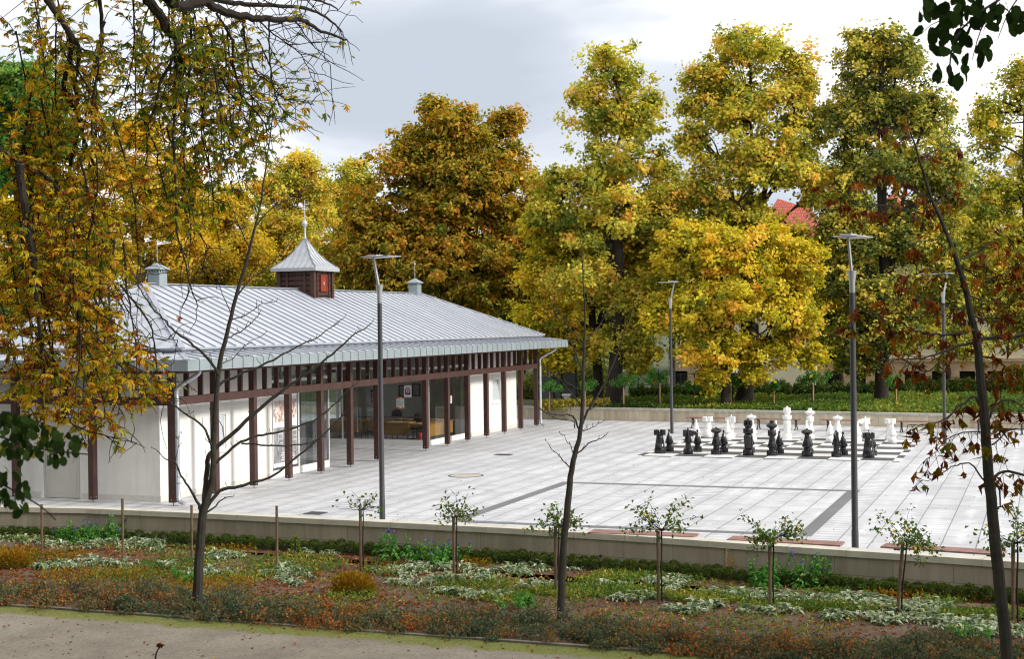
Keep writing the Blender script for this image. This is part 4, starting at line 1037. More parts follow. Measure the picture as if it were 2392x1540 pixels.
# red gable roof of the corner bay
g0,g1=hx(1768),hx(1925); zr0=hz(556); zr1=hz(452); gc=hx(1812); 
m=MB(); yb=Yh-1.6
m.add([(g0,yb,zr0),(g1,yb,zr0),(g1-1.0,yb+3,zr1-.9),(gc,yb+3,zr1),(g0,yb+6,zr0),(g1,yb+6,zr0)],[(0,1,2,3),(3,2,5,4),(0,3,4),(1,5,2),(0,4,5,1)]); m.build('red_roof',M['redtile'],bt)
m=MB(); m.box(g0+.5,g1-.5,Yh-1.2,Yh-.21,ZG,zr0-.02); m.build('bay_wall',M['cream'],bt)
for zz in zf:
    for u in (.28,.66):
        a=g0+(g1-g0)*u; m=MB()
        for r in ((a,a+.09,zz,zz+1.8),(a+.9,a+.99,zz,zz+1.8),(a+.45,a+.53,zz,zz+1.8),(a+.09,a+.45,zz+1.7,zz+1.8),(a+.53,a+.9,zz+1.7,zz+1.8)): m.box(r[0],r[1],Yh-1.3,Yh-1.2,r[2],r[3])
        m.box(a-.1,a+1.1,Yh-1.34,Yh-1.2,zz-.12,zz-.001); wo=m.build('window',M['whiteframe'],bt); m=MB(); m.box(a+.09,a+.9,Yh-1.23,Yh-1.2,zz,zz+1.7); m.build('pane',M['darkroom'],wo)
m=MB(); q0,q1=hx(2050),hx(2125); m.add([(q0,yb,hz(500)),(q1,yb,hz(500)),((q0+q1)/2,yb+2.5,hz(448)),(q0,yb+5,hz(500)),(q1,yb+5,hz(500))],[(0,1,2),(1,4,2),(4,3,2),(3,0,2),(0,3,4,1)]); m.build('red_roof',M['redtile'],bt)
# ================================================================== TREES
SKX,SKY_,SKZ=0.0,0.0,0.0
def crown(lobes, nclump, per, rc, Ll, Wl, val0=.5, vclump=.22, vleaf=.16, droop=.3, hollow=.55, warm=None, flat=.75, nsub=16):
    """lobes: (centre, radii). Returns a leaf mesh and the clump centres."""
    sub=[]
    for c,r in lobes:
        c=np.array(c);r=np.array(r); sub.append((c,r*.88))
        for k in range(nsub):
            dd=unit(rng.normal(size=3)*np.array([1,1,.9])); sub.append((c+dd*r*(.35+.4*rng.random()),r*(.22+.26*rng.random())*np.array([1,1,.85])))
    lobes=sub
    vol=np.array([np.prod(r)**(2/3) for c,r in lobes]); cnt=rng.multinomial(nclump, vol/vol.sum())
    C=[];O=[]
    for (c,r),k in zip(lobes,cnt):
        d=rdir(k); d[:,2]=np.where(d[:,2]<-.55,-d[:,2]*.5,d[:,2]); d=unit(d); rr=(hollow+(1-hollow)*rng.random((k,1)))*(1+.22*rng.normal(size=(k,1)))
        C.append(np.array(c)+d*rr*np.array(r)); O.append(d)
    C=np.concatenate(C);O=np.concatenate(O);n=len(C)
    m=np.maximum(4,(per*(.5+rng.random(n))).astype(int)); ci=np.repeat(np.arange(n),m); tot=len(ci)
    R=rc*(.6+.8*rng.random(n))
    g=rng.normal(size=(tot,3))*.5; P=C[ci]+g*R[ci][:,None]*np.array([1,1,flat])
    Nn=unit(.9*np.array([0,0,1.])+.7*O[ci]+.75*rng.normal(size=(tot,3)))
    T=rdir(tot)+O[ci]*.4; T[:,2]-=droop; T=T-Nn*(T*Nn).sum(1,keepdims=True)
    v=val0+vclump*rng.normal(size=n)[ci]+vleaf*rng.normal(size=tot)
    if warm is not None: v=v+warm(P)
    s=.7+.6*rng.random(tot)
    return leaves_mesh('foliage',P,T,Nn,Ll*s,Wl*s,np.clip(v,0,1),curl=.18*rng.random(tot)),C
def limbs(base, fork, C, r0, nl, mat, parent, name='branch', lean=None, rmin=.025, frac=.4):
    """a few main limbs leave the trunk and split towards clumps of the crown"""
    base=np.array(base,float);fork=np.array(fork,float)
    idx=rng.permutation(len(C)); hi=C[idx]
    mains=hi[:nl]; mb=MB(); used=[]
    for k,t in enumerate(mains):
        s=base+(fork-base)*(frac+(1-frac)*rng.random()); s=s if k else fork
        mid=(s+t)/2+np.array([0,0,.12*np.linalg.norm(t-s)])+rng.normal(size=3)*.25; mid[:2]+= (s[:2]-t[:2])*.08
        pts=spline([s,mid,t],5); rr=np.linspace(r0*.42,rmin,len(pts)); mb.tube(pts,rr,6); used.append(pts)
    allp=np.array([p for u in used for p in u])
    for t in hi[nl:nl+90]:
        j=np.argmin(((allp-t)**2).sum(1)+np.where(allp[:,2]>t[2],4,0)); s=allp[j]
        if np.linalg.norm(t-s)>5: continue
        mid=(s+t)/2+rng.normal(size=3)*.15+np.array([0,0,.1]); mb.tube(spline([s,mid,t],3),np.linspace(.05,.014,7),4)
    mb.build(name,mat,parent)
def px_lobes(lst,d):
    out=[]
    for l in lst:
        cx,cy,rx,ry=l[:4]; off=l[4] if len(l)>4 else 0
        c=D(cx,cy,d+off); k=(d+off)/FPX; out.append((c,(rx*k,rx*k*.85,ry*k)))
    return out
def bgtree(name,lab,cat,px,d,zb,lobes,fork,mat,bark,nclump=520,per=62,rc=.62,Ll=.18,Wl=.135,r0=.32,nl=9,group='trees behind the plaza',**kw):
    b=D(px,900,d); b[2]=zb
    t=thing(name,b,lab,cat,group); lb=px_lobes(lobes,d)
    me,C=crown(lb,int(nclump*2.3),int(per*.85),rc*.70,Ll,Wl,**kw); leafobj('crown',me,LM[mat],t)
    f=D(*fork,d); mb=MB(); pts=spline([b-np.array([0,0,.25]),b+(f-b)*.3+rng.normal(size=3)*.08,b+(f-b)*.65+rng.normal(size=3)*.12,f],5)
    rr=np.linspace(r0,r0*.6,len(pts)); rr[0]*=1.5; rr[1]*=1.2; mb.tube(pts,rr,10); mb.build('trunk',M[bark],t)
    limbs(b,f,C,r0,nl,M[bark],t); return t
warmtop=lambda z0,z1,a:(lambda P:a*np.clip((P[:,2]-z0)/(z1-z0),0,1)-a*.4)
bgtree('linden_tree','tall yellow linden with an open rounded top right of the rust chestnut','tree',1428,66,.5,
  [(1432,165,95,85),(1375,250,65,85),(1440,280,110,110),(1505,270,60,110),(1440,390,130,70),(1430,470,150,70),(1310,430,60,65),(1275,500,60,60),(1545,400,55,80),(1590,480,50,50),(1265,420,45,45),(1400,540,170,90),(1530,520,90,110),(1370,660,130,90),(1490,690,110,110),(1440,800,70,60),(1495,820,60,70)],(1432,430),'yellowgreen','bark',nclump=560,per=58,rc=.55,hollow=.2,val0=.62,r0=.36,nl=6)
bgtree('linden_tree','tallest broad yellow linden with several upright limbs in the middle of the tree row','tree',1735,66,.5,
  [(1740,125,115,90),(1650,220,75,120),(1850,190,85,110),(1740,270,150,110),(1610,330,60,90),(1885,300,70,110),(1760,400,170,90),(1850,370,80,60),(1640,460,70,90),(1740,540,110,80),(1760,480,45,45),(1900,425,55,40),(1690,500,60,50),(1640,540,70,50),(1780,515,40,28),(1890,470,45,35),(1850,550,60,30)],(1742,520),'yellowgreen','bark',nclump=540,per=58,rc=.55,hollow=.2,val0=.64,r0=.42,nl=7)
bgtree('maple_tree','bright golden maple with low hanging boughs in front of the cream house','tree',1690,63.5,.5,
  [(1650,590,130,90),(1740,600,100,90),(1860,600,70,50),(1800,550,60,30),(1700,700,190,90),(1590,740,110,80),(1820,720,90,90),(1670,820,120,70),(1760,860,40,50),(1660,890,55,35),(1865,640,60,70),(1860,750,70,60),(1890,830,60,40),(1810,820,60,50)],(1700,700),'yellow','bark',nclump=560,per=60,rc=.5,hollow=.3,val0=.62,r0=.2,nl=9)
bgtree('maple_tree','yellow maple spreading low over the dark billboard','tree',1395,68,.5,
  [(1290,540,75,60),(1260,640,60,70),(1290,740,100,75),(1250,800,50,50),(1350,800,80,60),(1420,620,110,110),(1500,590,80,80),(1520,730,60,60),(1300,845,70,26),(1480,840,40,60)],(1380,700),'yellow','bark',nclump=470,per=60,rc=.5,hollow=.3,val0=.6,r0=.26,nl=9)
bgtree('linden_tree','dark green and yellow linden behind the right end of the chessboard','tree',2057,66,.5,
  [(2050,150,120,110),(1990,290,100,110),(2130,270,110,120),(2050,400,160,90),(2200,420,80,110),(1990,560,110,110),(2130,560,130,110),(2050,690,160,100),(2190,690,90,110),(2060,790,150,60),(1940,650,60,90),(2000,850,70,40)],(2062,560),'olive','bark',nclump=820,per=66,rc=.58,hollow=.3,val0=.58,vclump=.24,r0=.34,nl=11)
bgtree('linden_tree','dark olive tree behind the red roof and golden maple','tree',1960,92,0,
  [(1600,470,60,60,4),(1965,420,50,60),(2000,500,60,60),(2000,590,100,80),(1900,640,80,70),(1860,720,80,60),(1960,760,90,60)],(1950,600),'olive','bark',nclump=330,per=60,rc=.7,hollow=.3,val0=.5,r0=.3,nl=7)
for (lab,x,d_,lobes,mat,v0) in (('yellow green understorey tree between the rust chestnut and the first linden',1290,86,[(1270,470,60,70),(1240,590,80,90),(1330,560,80,90),(1300,690,80,80)],'yellowgreen',.62),
  ('olive understorey tree filling the gap right of the first linden',1570,88,[(1560,480,80,70),(1540,580,90,80),(1600,640,90,90),(1560,740,110,80),(1500,520,50,60)],'yellowgreen',.55),
  ('bright understorey tree beneath the tallest linden',1760,90,[(1700,480,60,40),(1700,590,110,70),(1820,610,80,60),(1760,690,130,60)],'yellow',.5),
  ('yellow green understorey tree right of the red roof',1960,88,[(1975,470,50,60),(1950,600,90,70),(1910,690,90,60),(2010,700,90,70),(1990,780,90,50),(2070,800,90,50),(1930,815,60,40)],'yellowgreen',.56),
  ('olive understorey tree behind the leaning sapling',2210,88,[(2190,330,50,60),(2230,440,80,80),(2180,560,100,80),(2270,580,90,80),(2230,690,120,70),(2160,780,90,50),(2250,805,110,45)],'yellowgreen',.5),
  ('golden understorey tree at the right edge',2400,92,[(2340,470,60,70),(2390,560,80,80),(2330,660,90,70),(2400,720,90,70)],'gold',.35)):
    bgtree('understorey_tree',lab,'tree',x,d_,-.1,lobes,(x,lobes[-1][1]-30),mat,'bark',nclump=330,per=52,rc=.68,hollow=.2,val0=v0,vclump=.2,r0=.16,nl=8,group='understorey trees between lindens and house')
bgtree('linden_tree','thin topped yellow green tree at the right edge of the view','tree',2400,72,.4,
  [(2385,220,60,110),(2320,300,75,100),(2420,420,90,110),(2310,480,80,100),(2360,620,110,110),(2290,690,80,110),(2400,760,90,90),(2260,570,60,80)],(2390,600),'yellowgreen','bark',nclump=430,per=50,rc=.58,hollow=.3,val0=.55,r0=.26,nl=9)
bgtree('chestnut_tree','big round rust coloured horse chestnut behind the pavilion roof','tree',1040,79,0,
  [(1045,330,120,95),(960,390,100,100),(1140,400,110,120),(1050,470,170,110),(880,500,90,110),(1200,540,90,120),(960,600,190,130),(1120,640,170,120),(840,610,90,100),(1230,680,60,90),(1010,250,45,25),(1180,290,50,45)],(1040,560),'chestnut_orange','bark',nclump=1150,per=62,rc=.62,Ll=.27,Wl=.14,hollow=.45,val0=.5,vclump=.17,vleaf=.2,droop=.6,r0=.4,nl=11,nsub=30)
bgtree('maple_tree','golden tree with a pale bare stem behind the left end of the roof','tree',322,84,0,
  [(330,330,100,70),(270,410,100,90),(400,420,110,100),(330,500,170,80),(250,600,120,90),(420,600,120,90)],(330,560),'gold','bark_pale',nclump=430,per=52,rc=.7,hollow=.3,val0=.52,r0=.36,nl=12)
bgtree('maple_tree','yellow tree left of the roof turret','tree',690,92,0,
  [(700,400,70,50),(650,450,80,70),(740,460,60,70),(690,560,130,90),(600,590,80,70),(640,660,110,60)],(690,600),'yellowgreen','bark',nclump=520,per=60,rc=.7,hollow=.35,val0=.74,r0=.3,nl=8)
bgtree('maple_tree','golden yellow tree between the vent chimney and the turret','tree',510,88,0,
  [(540,490,70,60),(480,540,90,80),(560,590,90,80),(480,640,130,70),(430,560,60,70)],(510,620),'gold','bark',nclump=420,per=58,rc=.65,hollow=.35,val0=.42,r0=.28,nl=8)
bgtree('maple_tree','pale green topped tree in the gap beside the rust chestnut','tree',815,96,0,
  [(825,425,60,55),(790,500,70,70),(840,560,90,90),(790,640,90,70)],(815,600),'yellowgreen','bark',nclump=340,per=58,rc=.7,hollow=.35,val0=.55,r0=.26,nl=7)
bgtree('ash_tree','fresh green tree behind the hanging chestnut boughs at upper left','tree',60,58,0,
  [(70,220,110,90),(20,310,100,110),(120,330,70,70),(40,400,90,60)],(60,420),'green','bark',nclump=430,per=52,rc=.5,Ll=.24,Wl=.10,hollow=.35,val0=.6,vleaf=.25,droop=.9,r0=.28,nl=9)
bgtree('maple_tree','golden yellow tree behind the hanging boughs at far left','tree',120,76,0,
  [(90,520,140,90),(190,590,100,100),(60,640,140,80),(-30,480,90,120),(150,460,70,60)],(110,600),'gold','bark',nclump=460,per=56,rc=.65,hollow=.35,val0=.42,r0=.3,nl=8)
# wood closing the view behind the house: the same two crowns repeated
fills=[]
def filltree(mat,lab):
    t=thing('woodland_tree',(0,0,0),lab,'tree','woodland trees behind the town house')
    me,C=crown([((0,0,7.5),(3.6,3.6,3.4)),((1.2,.6,11),(2.6,2.6,2.6)),((-1.4,-.8,5),(3.2,3.0,2.4))],420,46,.95,.40,.30,hollow=.4,val0=.45)
    leafobj('crown',me,LM[mat],t); m=MB(); m.tube([(0,0,-.4),(.1,0,4),(.2,.2,9)],[.3,.22,.1],7); m.build('trunk',M['bark'],t); return t
fills=[filltree('olive','woodland tree of the dark olive kind behind the town house'),filltree('yellowgreen','woodland tree of the yellow green kind behind the town house')]
k=0
for px in list(range(-60,1250,125))+list(range(1240,2500,105)):
    src=fills[k%2]; o=src if k<2 else copy_thing(src); d=132-(18 if px<1240 else 0)+6*math.sin(k*2.3); p=D(px+20*math.sin(k*5),900,d); s=(.78 if px<1240 else 1.0)+.14*math.sin(k*3.7)
    o.location=(p[0],p[1],-.1); o.scale=(s*1.15,s*1.15,s); o.rotation_euler=(0,0,k*1.9); k+=1

# ---- hanging boughs of the near chestnut, traced limb by limb
def dens(p): return p
chest=thing('chestnut_tree',(-17.6,10.5,-.1),'near horse chestnut whose turning boughs hang into the upper left of the view','tree')
tb=np.array([-17.6,10.5,-.2])
top=np.array([-16.2,11.6,9.5])
m=MB(); m.tube(spline([tb,tb+np.array([.2,.1,3]),np.array([-17.0,11,6.5]),top,top+np.array([.8,.5,4])],5),np.linspace(.5,.2,21),12); m.build('trunk',M['bark'],chest)
class LeafBag:
    def __init__(s): s.P=[];s.T=[];s.N=[];s.L=[];s.W=[];s.v=[];s.c=[]
    def palm(s,p,d,L,val,n=6,droop=.5,curl=.3,spread=1.15,w=.24):
        d=d/np.linalg.norm(d); a=np.cross(d,[0,0,1.0]); a=a/(np.linalg.norm(a)+1e-9); nn=np.cross(a,d)
        for k in range(n):
            t=(k/(n-1)-.5)*2*spread+rng.normal()*.12 if n>1 else 0
            x=d*math.cos(t)+a*math.sin(t); x=x+np.array([0,0,-droop*(.4+.6*rng.random())]); f=(1-.28*abs(t)/spread)*(.8+.4*rng.random())
            s.P.append(p);s.T.append(x);s.N.append(nn+rng.normal(size=3)*.5);s.L.append(L*f);s.W.append(L*f*w*(.7+.6*rng.random()));s.v.append(val+rng.normal()*.10);s.c.append(curl*(.3+1.2*rng.random()))
    def one(s,p,d,L,W,val,curl=.2,nn=None):
        s.P.append(p);s.T.append(d);s.N.append(rng.normal(size=3)*.6+np.array([0,0,1.]) if nn is None else nn);s.L.append(L);s.W.append(W);s.v.append(val);s.c.append(curl)
    def build(s,name,mat,parent,rich=True,**kw):
        me=leaves_mesh(name,np.array(s.P),np.array(s.T),np.array(s.N),np.array(s.L),np.array(s.W),np.clip(np.array(s.v),0,1),curl=np.array(s.c),rich=rich,**kw)
        return leafobj(name,me,mat,parent)
lb=LeafBag(); tw_=MB()
BX=[-400,480,560,600,650,700,760,820,870,930,980,1030,1100]; BL=[900,900,345,325,295,255,295,345,405,400,290,335,120]
def inb(p):
    x,y=proj(p); return x<np.interp(y,BX,BL)+rng.normal()*10 or rng.random()<.06
def resample(pts,step):
    pts=np.array(pts); seg=np.linalg.norm(np.diff(pts,axis=0),axis=1); s=np.concatenate([[0],np.cumsum(seg)]); n=max(2,int(s[-1]/step)+1)
    q=np.linspace(0,s[-1],n); return np.stack([np.interp(q,s,pts[:,i]) for i in range(3)],1)
def strand(pts,d0,d1,r0,r1,leafp=.8,twigp=.8,val=.5,tl=(.25,.8),mbl=None,leafL=.112,step=.062,grow=.5):
    w=[D(x,y,d0+(d1-d0)*i/(len(pts)-1)) for i,(x,y) in enumerate(pts)]; w=spline(w,6); jit=.05*r0
    w=[p+rng.normal(size=3)*(.004+jit*.4) for p in w]
    (mbl or tw_).tube(w,np.linspace(r0*.72,r1,len(w)),7)
    q=resample(w,step); n=len(q)
    for i in range(1,n):
        if rng.random()>twigp: continue
        a=q[i]; tang=q[i]-q[i-1]; tang/=np.linalg.norm(tang)
        dr=unit(rng.normal(size=3)*1.2+tang*.5+np.array([0,0,.15])); ln=tl[0]+(tl[1]-tl[0])*rng.random(); k=5; P=[a]; dd=dr.copy()
        for j in range(k):
            dd=unit(dd+np.array([0,0,-.10])+rng.normal(size=3)*.24); P.append(P[-1]+dd*ln/k)
        tw_.tube(P,np.linspace(.006,.003,k+1),4,True,False)
        for j in range(1,k+1):
            if rng.random()<leafp and inb(P[j]):
                v=val+rng.normal()*.22
                lb.palm(P[j],unit(dd+rng.normal(size=3)*.6)*1.0,leafL*(.7+.6*rng.random()),v,n=int(rng.integers(5,8)),droop=.30,curl=.15+.5*max(0,v-.5))
    return w
limbmb=MB()
S=lambda *a,**k:strand(*a,**k)
A1_=[(95,-60),(110,0),(158,72),(168,106),(158,158),(149,206),(168,245),(185,288),(166,374),(154,446),(144,528),(144,600),(150,680)]
S(A1_,16.5,17.5,.055,.012,val=.5,mbl=limbmb)
S([(158,72),(185,115),(175,192),(180,230),(185,288),(205,350),(232,420),(223,470),(240,562),(262,650),(300,730)],16.7,17.6,.04,.008,val=.5,mbl=limbmb)
S([(232,-40),(238,72),(233,120),(211,178),(205,250),(195,300),(190,370),(170,450)],17,18,.035,.008,val=.48,mbl=limbmb)
S([(335,-40),(346,0),(374,34),(389,67),(413,91),(427,144),(446,158)],16,16.6,.09,.04,leafp=.5,val=.42,mbl=limbmb)
S([(413,100),(398,149),(374,192),(365,240),(353,274),(348,307),(365,346),(370,384),(385,440)],16.3,16.9,.03,.007,val=.42,mbl=limbmb)
S([(420,110),(420,180),(410,230),(405,300),(408,400),(412,480),(413,540),(432,610),(445,670),(462,716)],16.5,17.2,.03,.006,val=.42,mbl=limbmb,tl=(.2,.55))
S([(440,150),(441,200),(432,280),(428,340),(430,400),(428,470),(440,520)],16.8,17.6,.024,.007,val=.42,mbl=limbmb)
S([(398,0),(422,14),(480,5),(528,29),(600,41),(660,45),(710,48),(750,72),(811,92)],16.2,17.5,.10,.012,leafp=.04,twigp=.9,val=.5,tl=(.25,.7),mbl=limbmb)
S([(480,-5),(560,8),(640,12),(720,20),(775,50),(800,75)],16.8,18,.05,.008,leafp=.03,twigp=.9,val=.5,mbl=limbmb)
S([(560,-20),(650,-8),(740,0),(790,22)],17,18,.04,.008,leafp=.03,twigp=.9,val=.5,mbl=limbmb)
S([(629,48),(629,120),(638,200),(655,250),(691,283)],17,17.4,.016,.005,leafp=.3,val=.42)
S([(566,43),(576,120),(600,170),(624,187),(658,226),(700,236),(734,245)],17,17.5,.018,.005,leafp=.35,val=.4)
S([(600,41),(640,80),(691,115),(715,150),(735,200)],17,17.6,.014,.004,leafp=.06,val=.4)
S([(690,48),(720,90),(745,120),(770,150)],17.2,17.8,.012,.004,leafp=.05,val=.4)
S([(446,67),(456,139),(500,211),(528,270),(533,326),(540,390)],16.8,17.6,.024,.006,val=.38,leafp=.7)
S([(504,29),(542,96),(547,158),(571,230),(619,288),(622,340)],16.9,17.6,.022,.006,val=.4,leafp=.6)
S([(480,40),(500,120),(520,190),(560,250),(585,310),(600,370)],17.2,18,.02,.006,val=.42,leafp=.75)
S([(530,60),(545,170),(600,240),(640,300)],17.5,18,.016,.005,val=.4,leafp=.6)
S([(470,80),(480,200),(470,300),(490,400),(500,470)],17.4,18.2,.02,.006,val=.42,leafp=.75)
S([(-40,325),(0,355),(48,384),(82,398),(115,420),(160,470)],15.5,16.5,.08,.012,val=.6,leafp=.8,mbl=limbmb)
S([(46,384),(52,450),(65,530),(77,605),(85,680),(95,800),(105,880)],15.6,16,.07,.012,val=.62,leafp=.85,mbl=limbmb)
for k in range(30):
    x0=rng.uniform(-90,300); y0=rng.uniform(120,600) if k%3 else rng.uniform(520,700); x1=min(385,x0+rng.uniform(-30,120)); y1=min(985-.25*max(0,x1-200),y0+rng.uniform(250,470)); d0=rng.uniform(15.5,20)
    xm=(x0+x1)/2+rng.normal()*18
    S([(x0,y0),(xm-8,y0*.66+y1*.34),(xm+8,y0*.33+y1*.67),(x1,y1)],d0,d0+rng.uniform(-.4,.8),.018,.005,val=.5+.16*(y1/1000)+rng.normal()*.05,leafp=.88,twigp=.95,tl=(.2,.65))
for (x0,y0,x1,y1,l) in ((450,40,470,330,.9),(490,60,520,360,.9),(520,70,560,420,.9),(545,90,590,400,.9),(575,110,610,360,.85),(430,140,455,460,.9),(500,150,545,450,.9),(470,200,500,520,.85),(400,160,380,470,.9),(350,120,320,460,.9),(390,300,440,620,.85),(600,90,650,290,.5),(445,430,470,640,.8)):
    d0=rng.uniform(16.5,18.5); S([(x0,y0),((x0+x1)/2+rng.normal()*10-8,y0*.66+y1*.34),((x0+x1)/2+rng.normal()*10+6,y0*.33+y1*.67),(x1,y1)],d0,d0+.5,.016,.005,val=.42+rng.normal()*.05,leafp=l*.8,twigp=.9,tl=(.2,.6))
for k in range(16):
    x0=rng.uniform(-40,480); y0=rng.uniform(-60,120); x1=x0+rng.uniform(-40,60); y1=y0+rng.uniform(200,380); d0=rng.uniform(16,20)
    S([(x0,y0),((x0+x1)/2+rng.normal()*15,(y0+y1)/2),(x1,y1)],d0,d0+.4,.016,.005,val=.40+rng.normal()*.05,leafp=.7,twigp=.85,tl=(.2,.65))
for (pts,l) in (([(60,720),(100,820),(130,900),(160,985),(250,1020),(320,1035)],.35),([(150,700),(230,790),(300,850),(360,880),(395,915)],.9),([(120,640),(220,720),(290,770),(350,790),(415,795)],.7),([(0,700),(30,820),(60,930),(110,1030)],.75),([(170,760),(220,850),(240,930),(250,985),(290,1000)],.6),([(240,800),(300,880),(330,920),(395,930)],.8)):
    S(pts,16,16.6,.014,.004,val=.62,leafp=l,twigp=.85,tl=(.15,.45))
# limbs back to the trunk and the part of the crown above the view
for e in (D(95,-60,16.5),D(232,-40,17),D(335,-40,16),D(-40,325,15.5)):
    limbmb.tube(spline([top-np.array([0,0,1.5]),(top+e)/2+np.array([0,0,.7]),e],5),np.linspace(.22,.085,11),8)
limbmb.tube(spline([D(335,-40,16),D(400,-60,16.3),D(398,0,16.2)],3),np.linspace(.09,.1,7),8)
limbmb.build('boughs',M['bark'],chest); tw_.build('twigs',M['twig'],chest); lb.build('foliage',LM['hang'],chest)
me,C=crown([((-13.5,11.5,14.0),(5.5,5,2.6)),((-18,9.5,12.5),(5,5,3)),((-8.5,14,13.6),(4,4,1.6))],420,40,.8,.34,.2,val0=.4,droop=.6); leafobj('upper_crown',me,LM['hang'],chest)
limbs(top-np.array([0,0,2]),top+np.array([.8,.5,3.5]),C,.35,9,M['bark'],chest,'upper_branches')

# ---- bare saplings
def sapling(label,name,base_px,d,trunk,widths,branches,bark,group,twigs=True,leaf=None,bz=None):
    b=G(*base_px,ZB) if bz is None else bz
    t=thing(name,b,label,'young tree',group); k=d/FPX
    w=[D(x,y,d) for x,y in trunk]; w[0]=np.array([b[0],b[1],b[2]-.1]); ws=spline(w,4)
    wd=np.interp(np.linspace(0,1,len(ws)),np.linspace(0,1,len(widths)),widths)*k/2*.88
    m=MB(); m.tube([p+rng.normal(size=3)*.004 for p in ws],wd,9); m.build('trunk',M[bark],t)
    sm=MB(); bag=LeafBag()
    for br in branches:
        pts,w0,w1,dz=br[:4]; lp=br[4] if len(br)>4 else 0
        n=len(pts); W=[D(x,y,d+dz*i/(n-1)) for i,(x,y) in enumerate(pts)]; W=spline(W,4); W=[p+rng.normal(size=3)*.006 for p in W]
        m=MB(); m.tube(W,np.linspace(w0*.85,w1*.8,len(W))*k/2,6); m.build('branch',M[bark],t)
        q=resample(W,.11 if twigs else .042)
        for i in range(1,len(q)):
            tang=unit(q[i]-q[i-1])
            if twigs and rng.random()<.8:
                dd=unit(rng.normal(size=3)*.8+tang*.9+np.array([0,0,.25])); ln=rng.uniform(.04,.26)*rng.random(); P=[q[i]]
                for j in range(4): dd=unit(dd+np.array([0,0,.16])+rng.normal(size=3)*.12); P.append(P[-1]+dd*ln/4)
                sm.tube(P,np.linspace(.006,.0035,5),4,True,False); sm.lathe([(.002,-.012),(.006,-.004),(.005,.006),(.001,.016)],P[-1],5)
            if leaf and rng.random()<lp:
                v=.42+.28*rng.normal()
                if rng.random()<.2: v=.06
                dd=unit(rng.normal(size=3)*.7+tang*.3+np.array([0,0,-.5])); pe=q[i]+dd*rng.uniform(.04,.2); sm.tube([q[i],pe],[.004,.003],3,True,False)
                bag.palm(pe,dd,rng.uniform(.10,.19),v,n=int(rng.integers(3,7)),droop=.8,curl=.75,spread=.85,w=.25)
    if sm.v: sm.build('twigs',M['twig'],t)
    if bag.P: bag.build('foliage',LM[leaf],t)
    return t
g_='young bare trees in the flower bed'
p=G(460,1428,ZB); d1=(p-EYE)@Fv
sapling('bare young tree forking low in front of the pavilion corner','young_tree',(460,1428),d1,[(460,1430),(464,1330),(468,1270),(474,1200),(487,1154),(496,1113),(499,1020),(503,957),(511,864),(530,780),(551,693),(583,583),(610,463),(625,360),(638,252)],[30,26,24,23,17,16,15,14,13,11,10,8,5,4,2.5],[
 ([(477,1188),(480,1140),(484,1098),(490,1063),(524,1029),(591,970),(642,926),(692,889),(751,848),(798,808),(829,780),(869,755)],17,2.5,.5),
 ([(503,945),(512,901),(558,876),(611,854),(660,829),(704,806),(748,783),(799,745)],9,2,.4),
 ([(511,880),(505,864),(477,829),(446,801),(415,780),(387,752),(356,719),(328,677),(307,631),(291,583)],9,2,-.5),
 ([(497,1050),(491,1032),(474,998),(430,964),(396,939),(374,917),(357,870),(349,792)],8,1.5,-.4),
 ([(470,1195),(462,1176),(449,1151),(427,1120),(409,1082),(387,1073),(362,1048)],10,2,-.3),
 ([(475,1196),(512,1148),(558,1138),(591,1126),(635,1113),(704,1060),(751,1020),(782,988),(813,957)],11,2,.4),
 ([(497,1090),(512,1076),(552,1038),(591,1022),(604,1018),(651,1010),(692,998),(742,976),(788,939),(820,905),(860,873)],10,2,.5),
 ([(564,1036),(626,1040),(692,1041),(729,1032),(760,1018)],6,2,.3),([(470,1208),(500,1185),(520,1168),(545,1160)],6,2,.2),
 ([(551,693),(590,650),(640,610),(690,550)],5,1.5,.4),([(541,735),(520,690),(505,640)],3,1.3,-.3),([(583,583),(560,530),(540,480),(520,420)],4,1.3,-.4),([(597,530),(630,490),(690,455),(735,430)],4,1.3,.3),([(530,790),(570,770),(600,740),(610,725)],4,1.5,.3),([(539,748),(575,735),(610,712),(645,705)],3.5,1.3,.2),([(515,850),(545,835),(580,800),(600,790)],3,1.3,.2),([(409,1082),(415,1050),(420,1010)],2.5,1,.1),([(524,1029),(520,1000),(505,975),(490,955)],3,1.2,-.2)],'bark_grey',g_)
p=G(1308,1455,ZB); d2=(p-EYE)@Fv
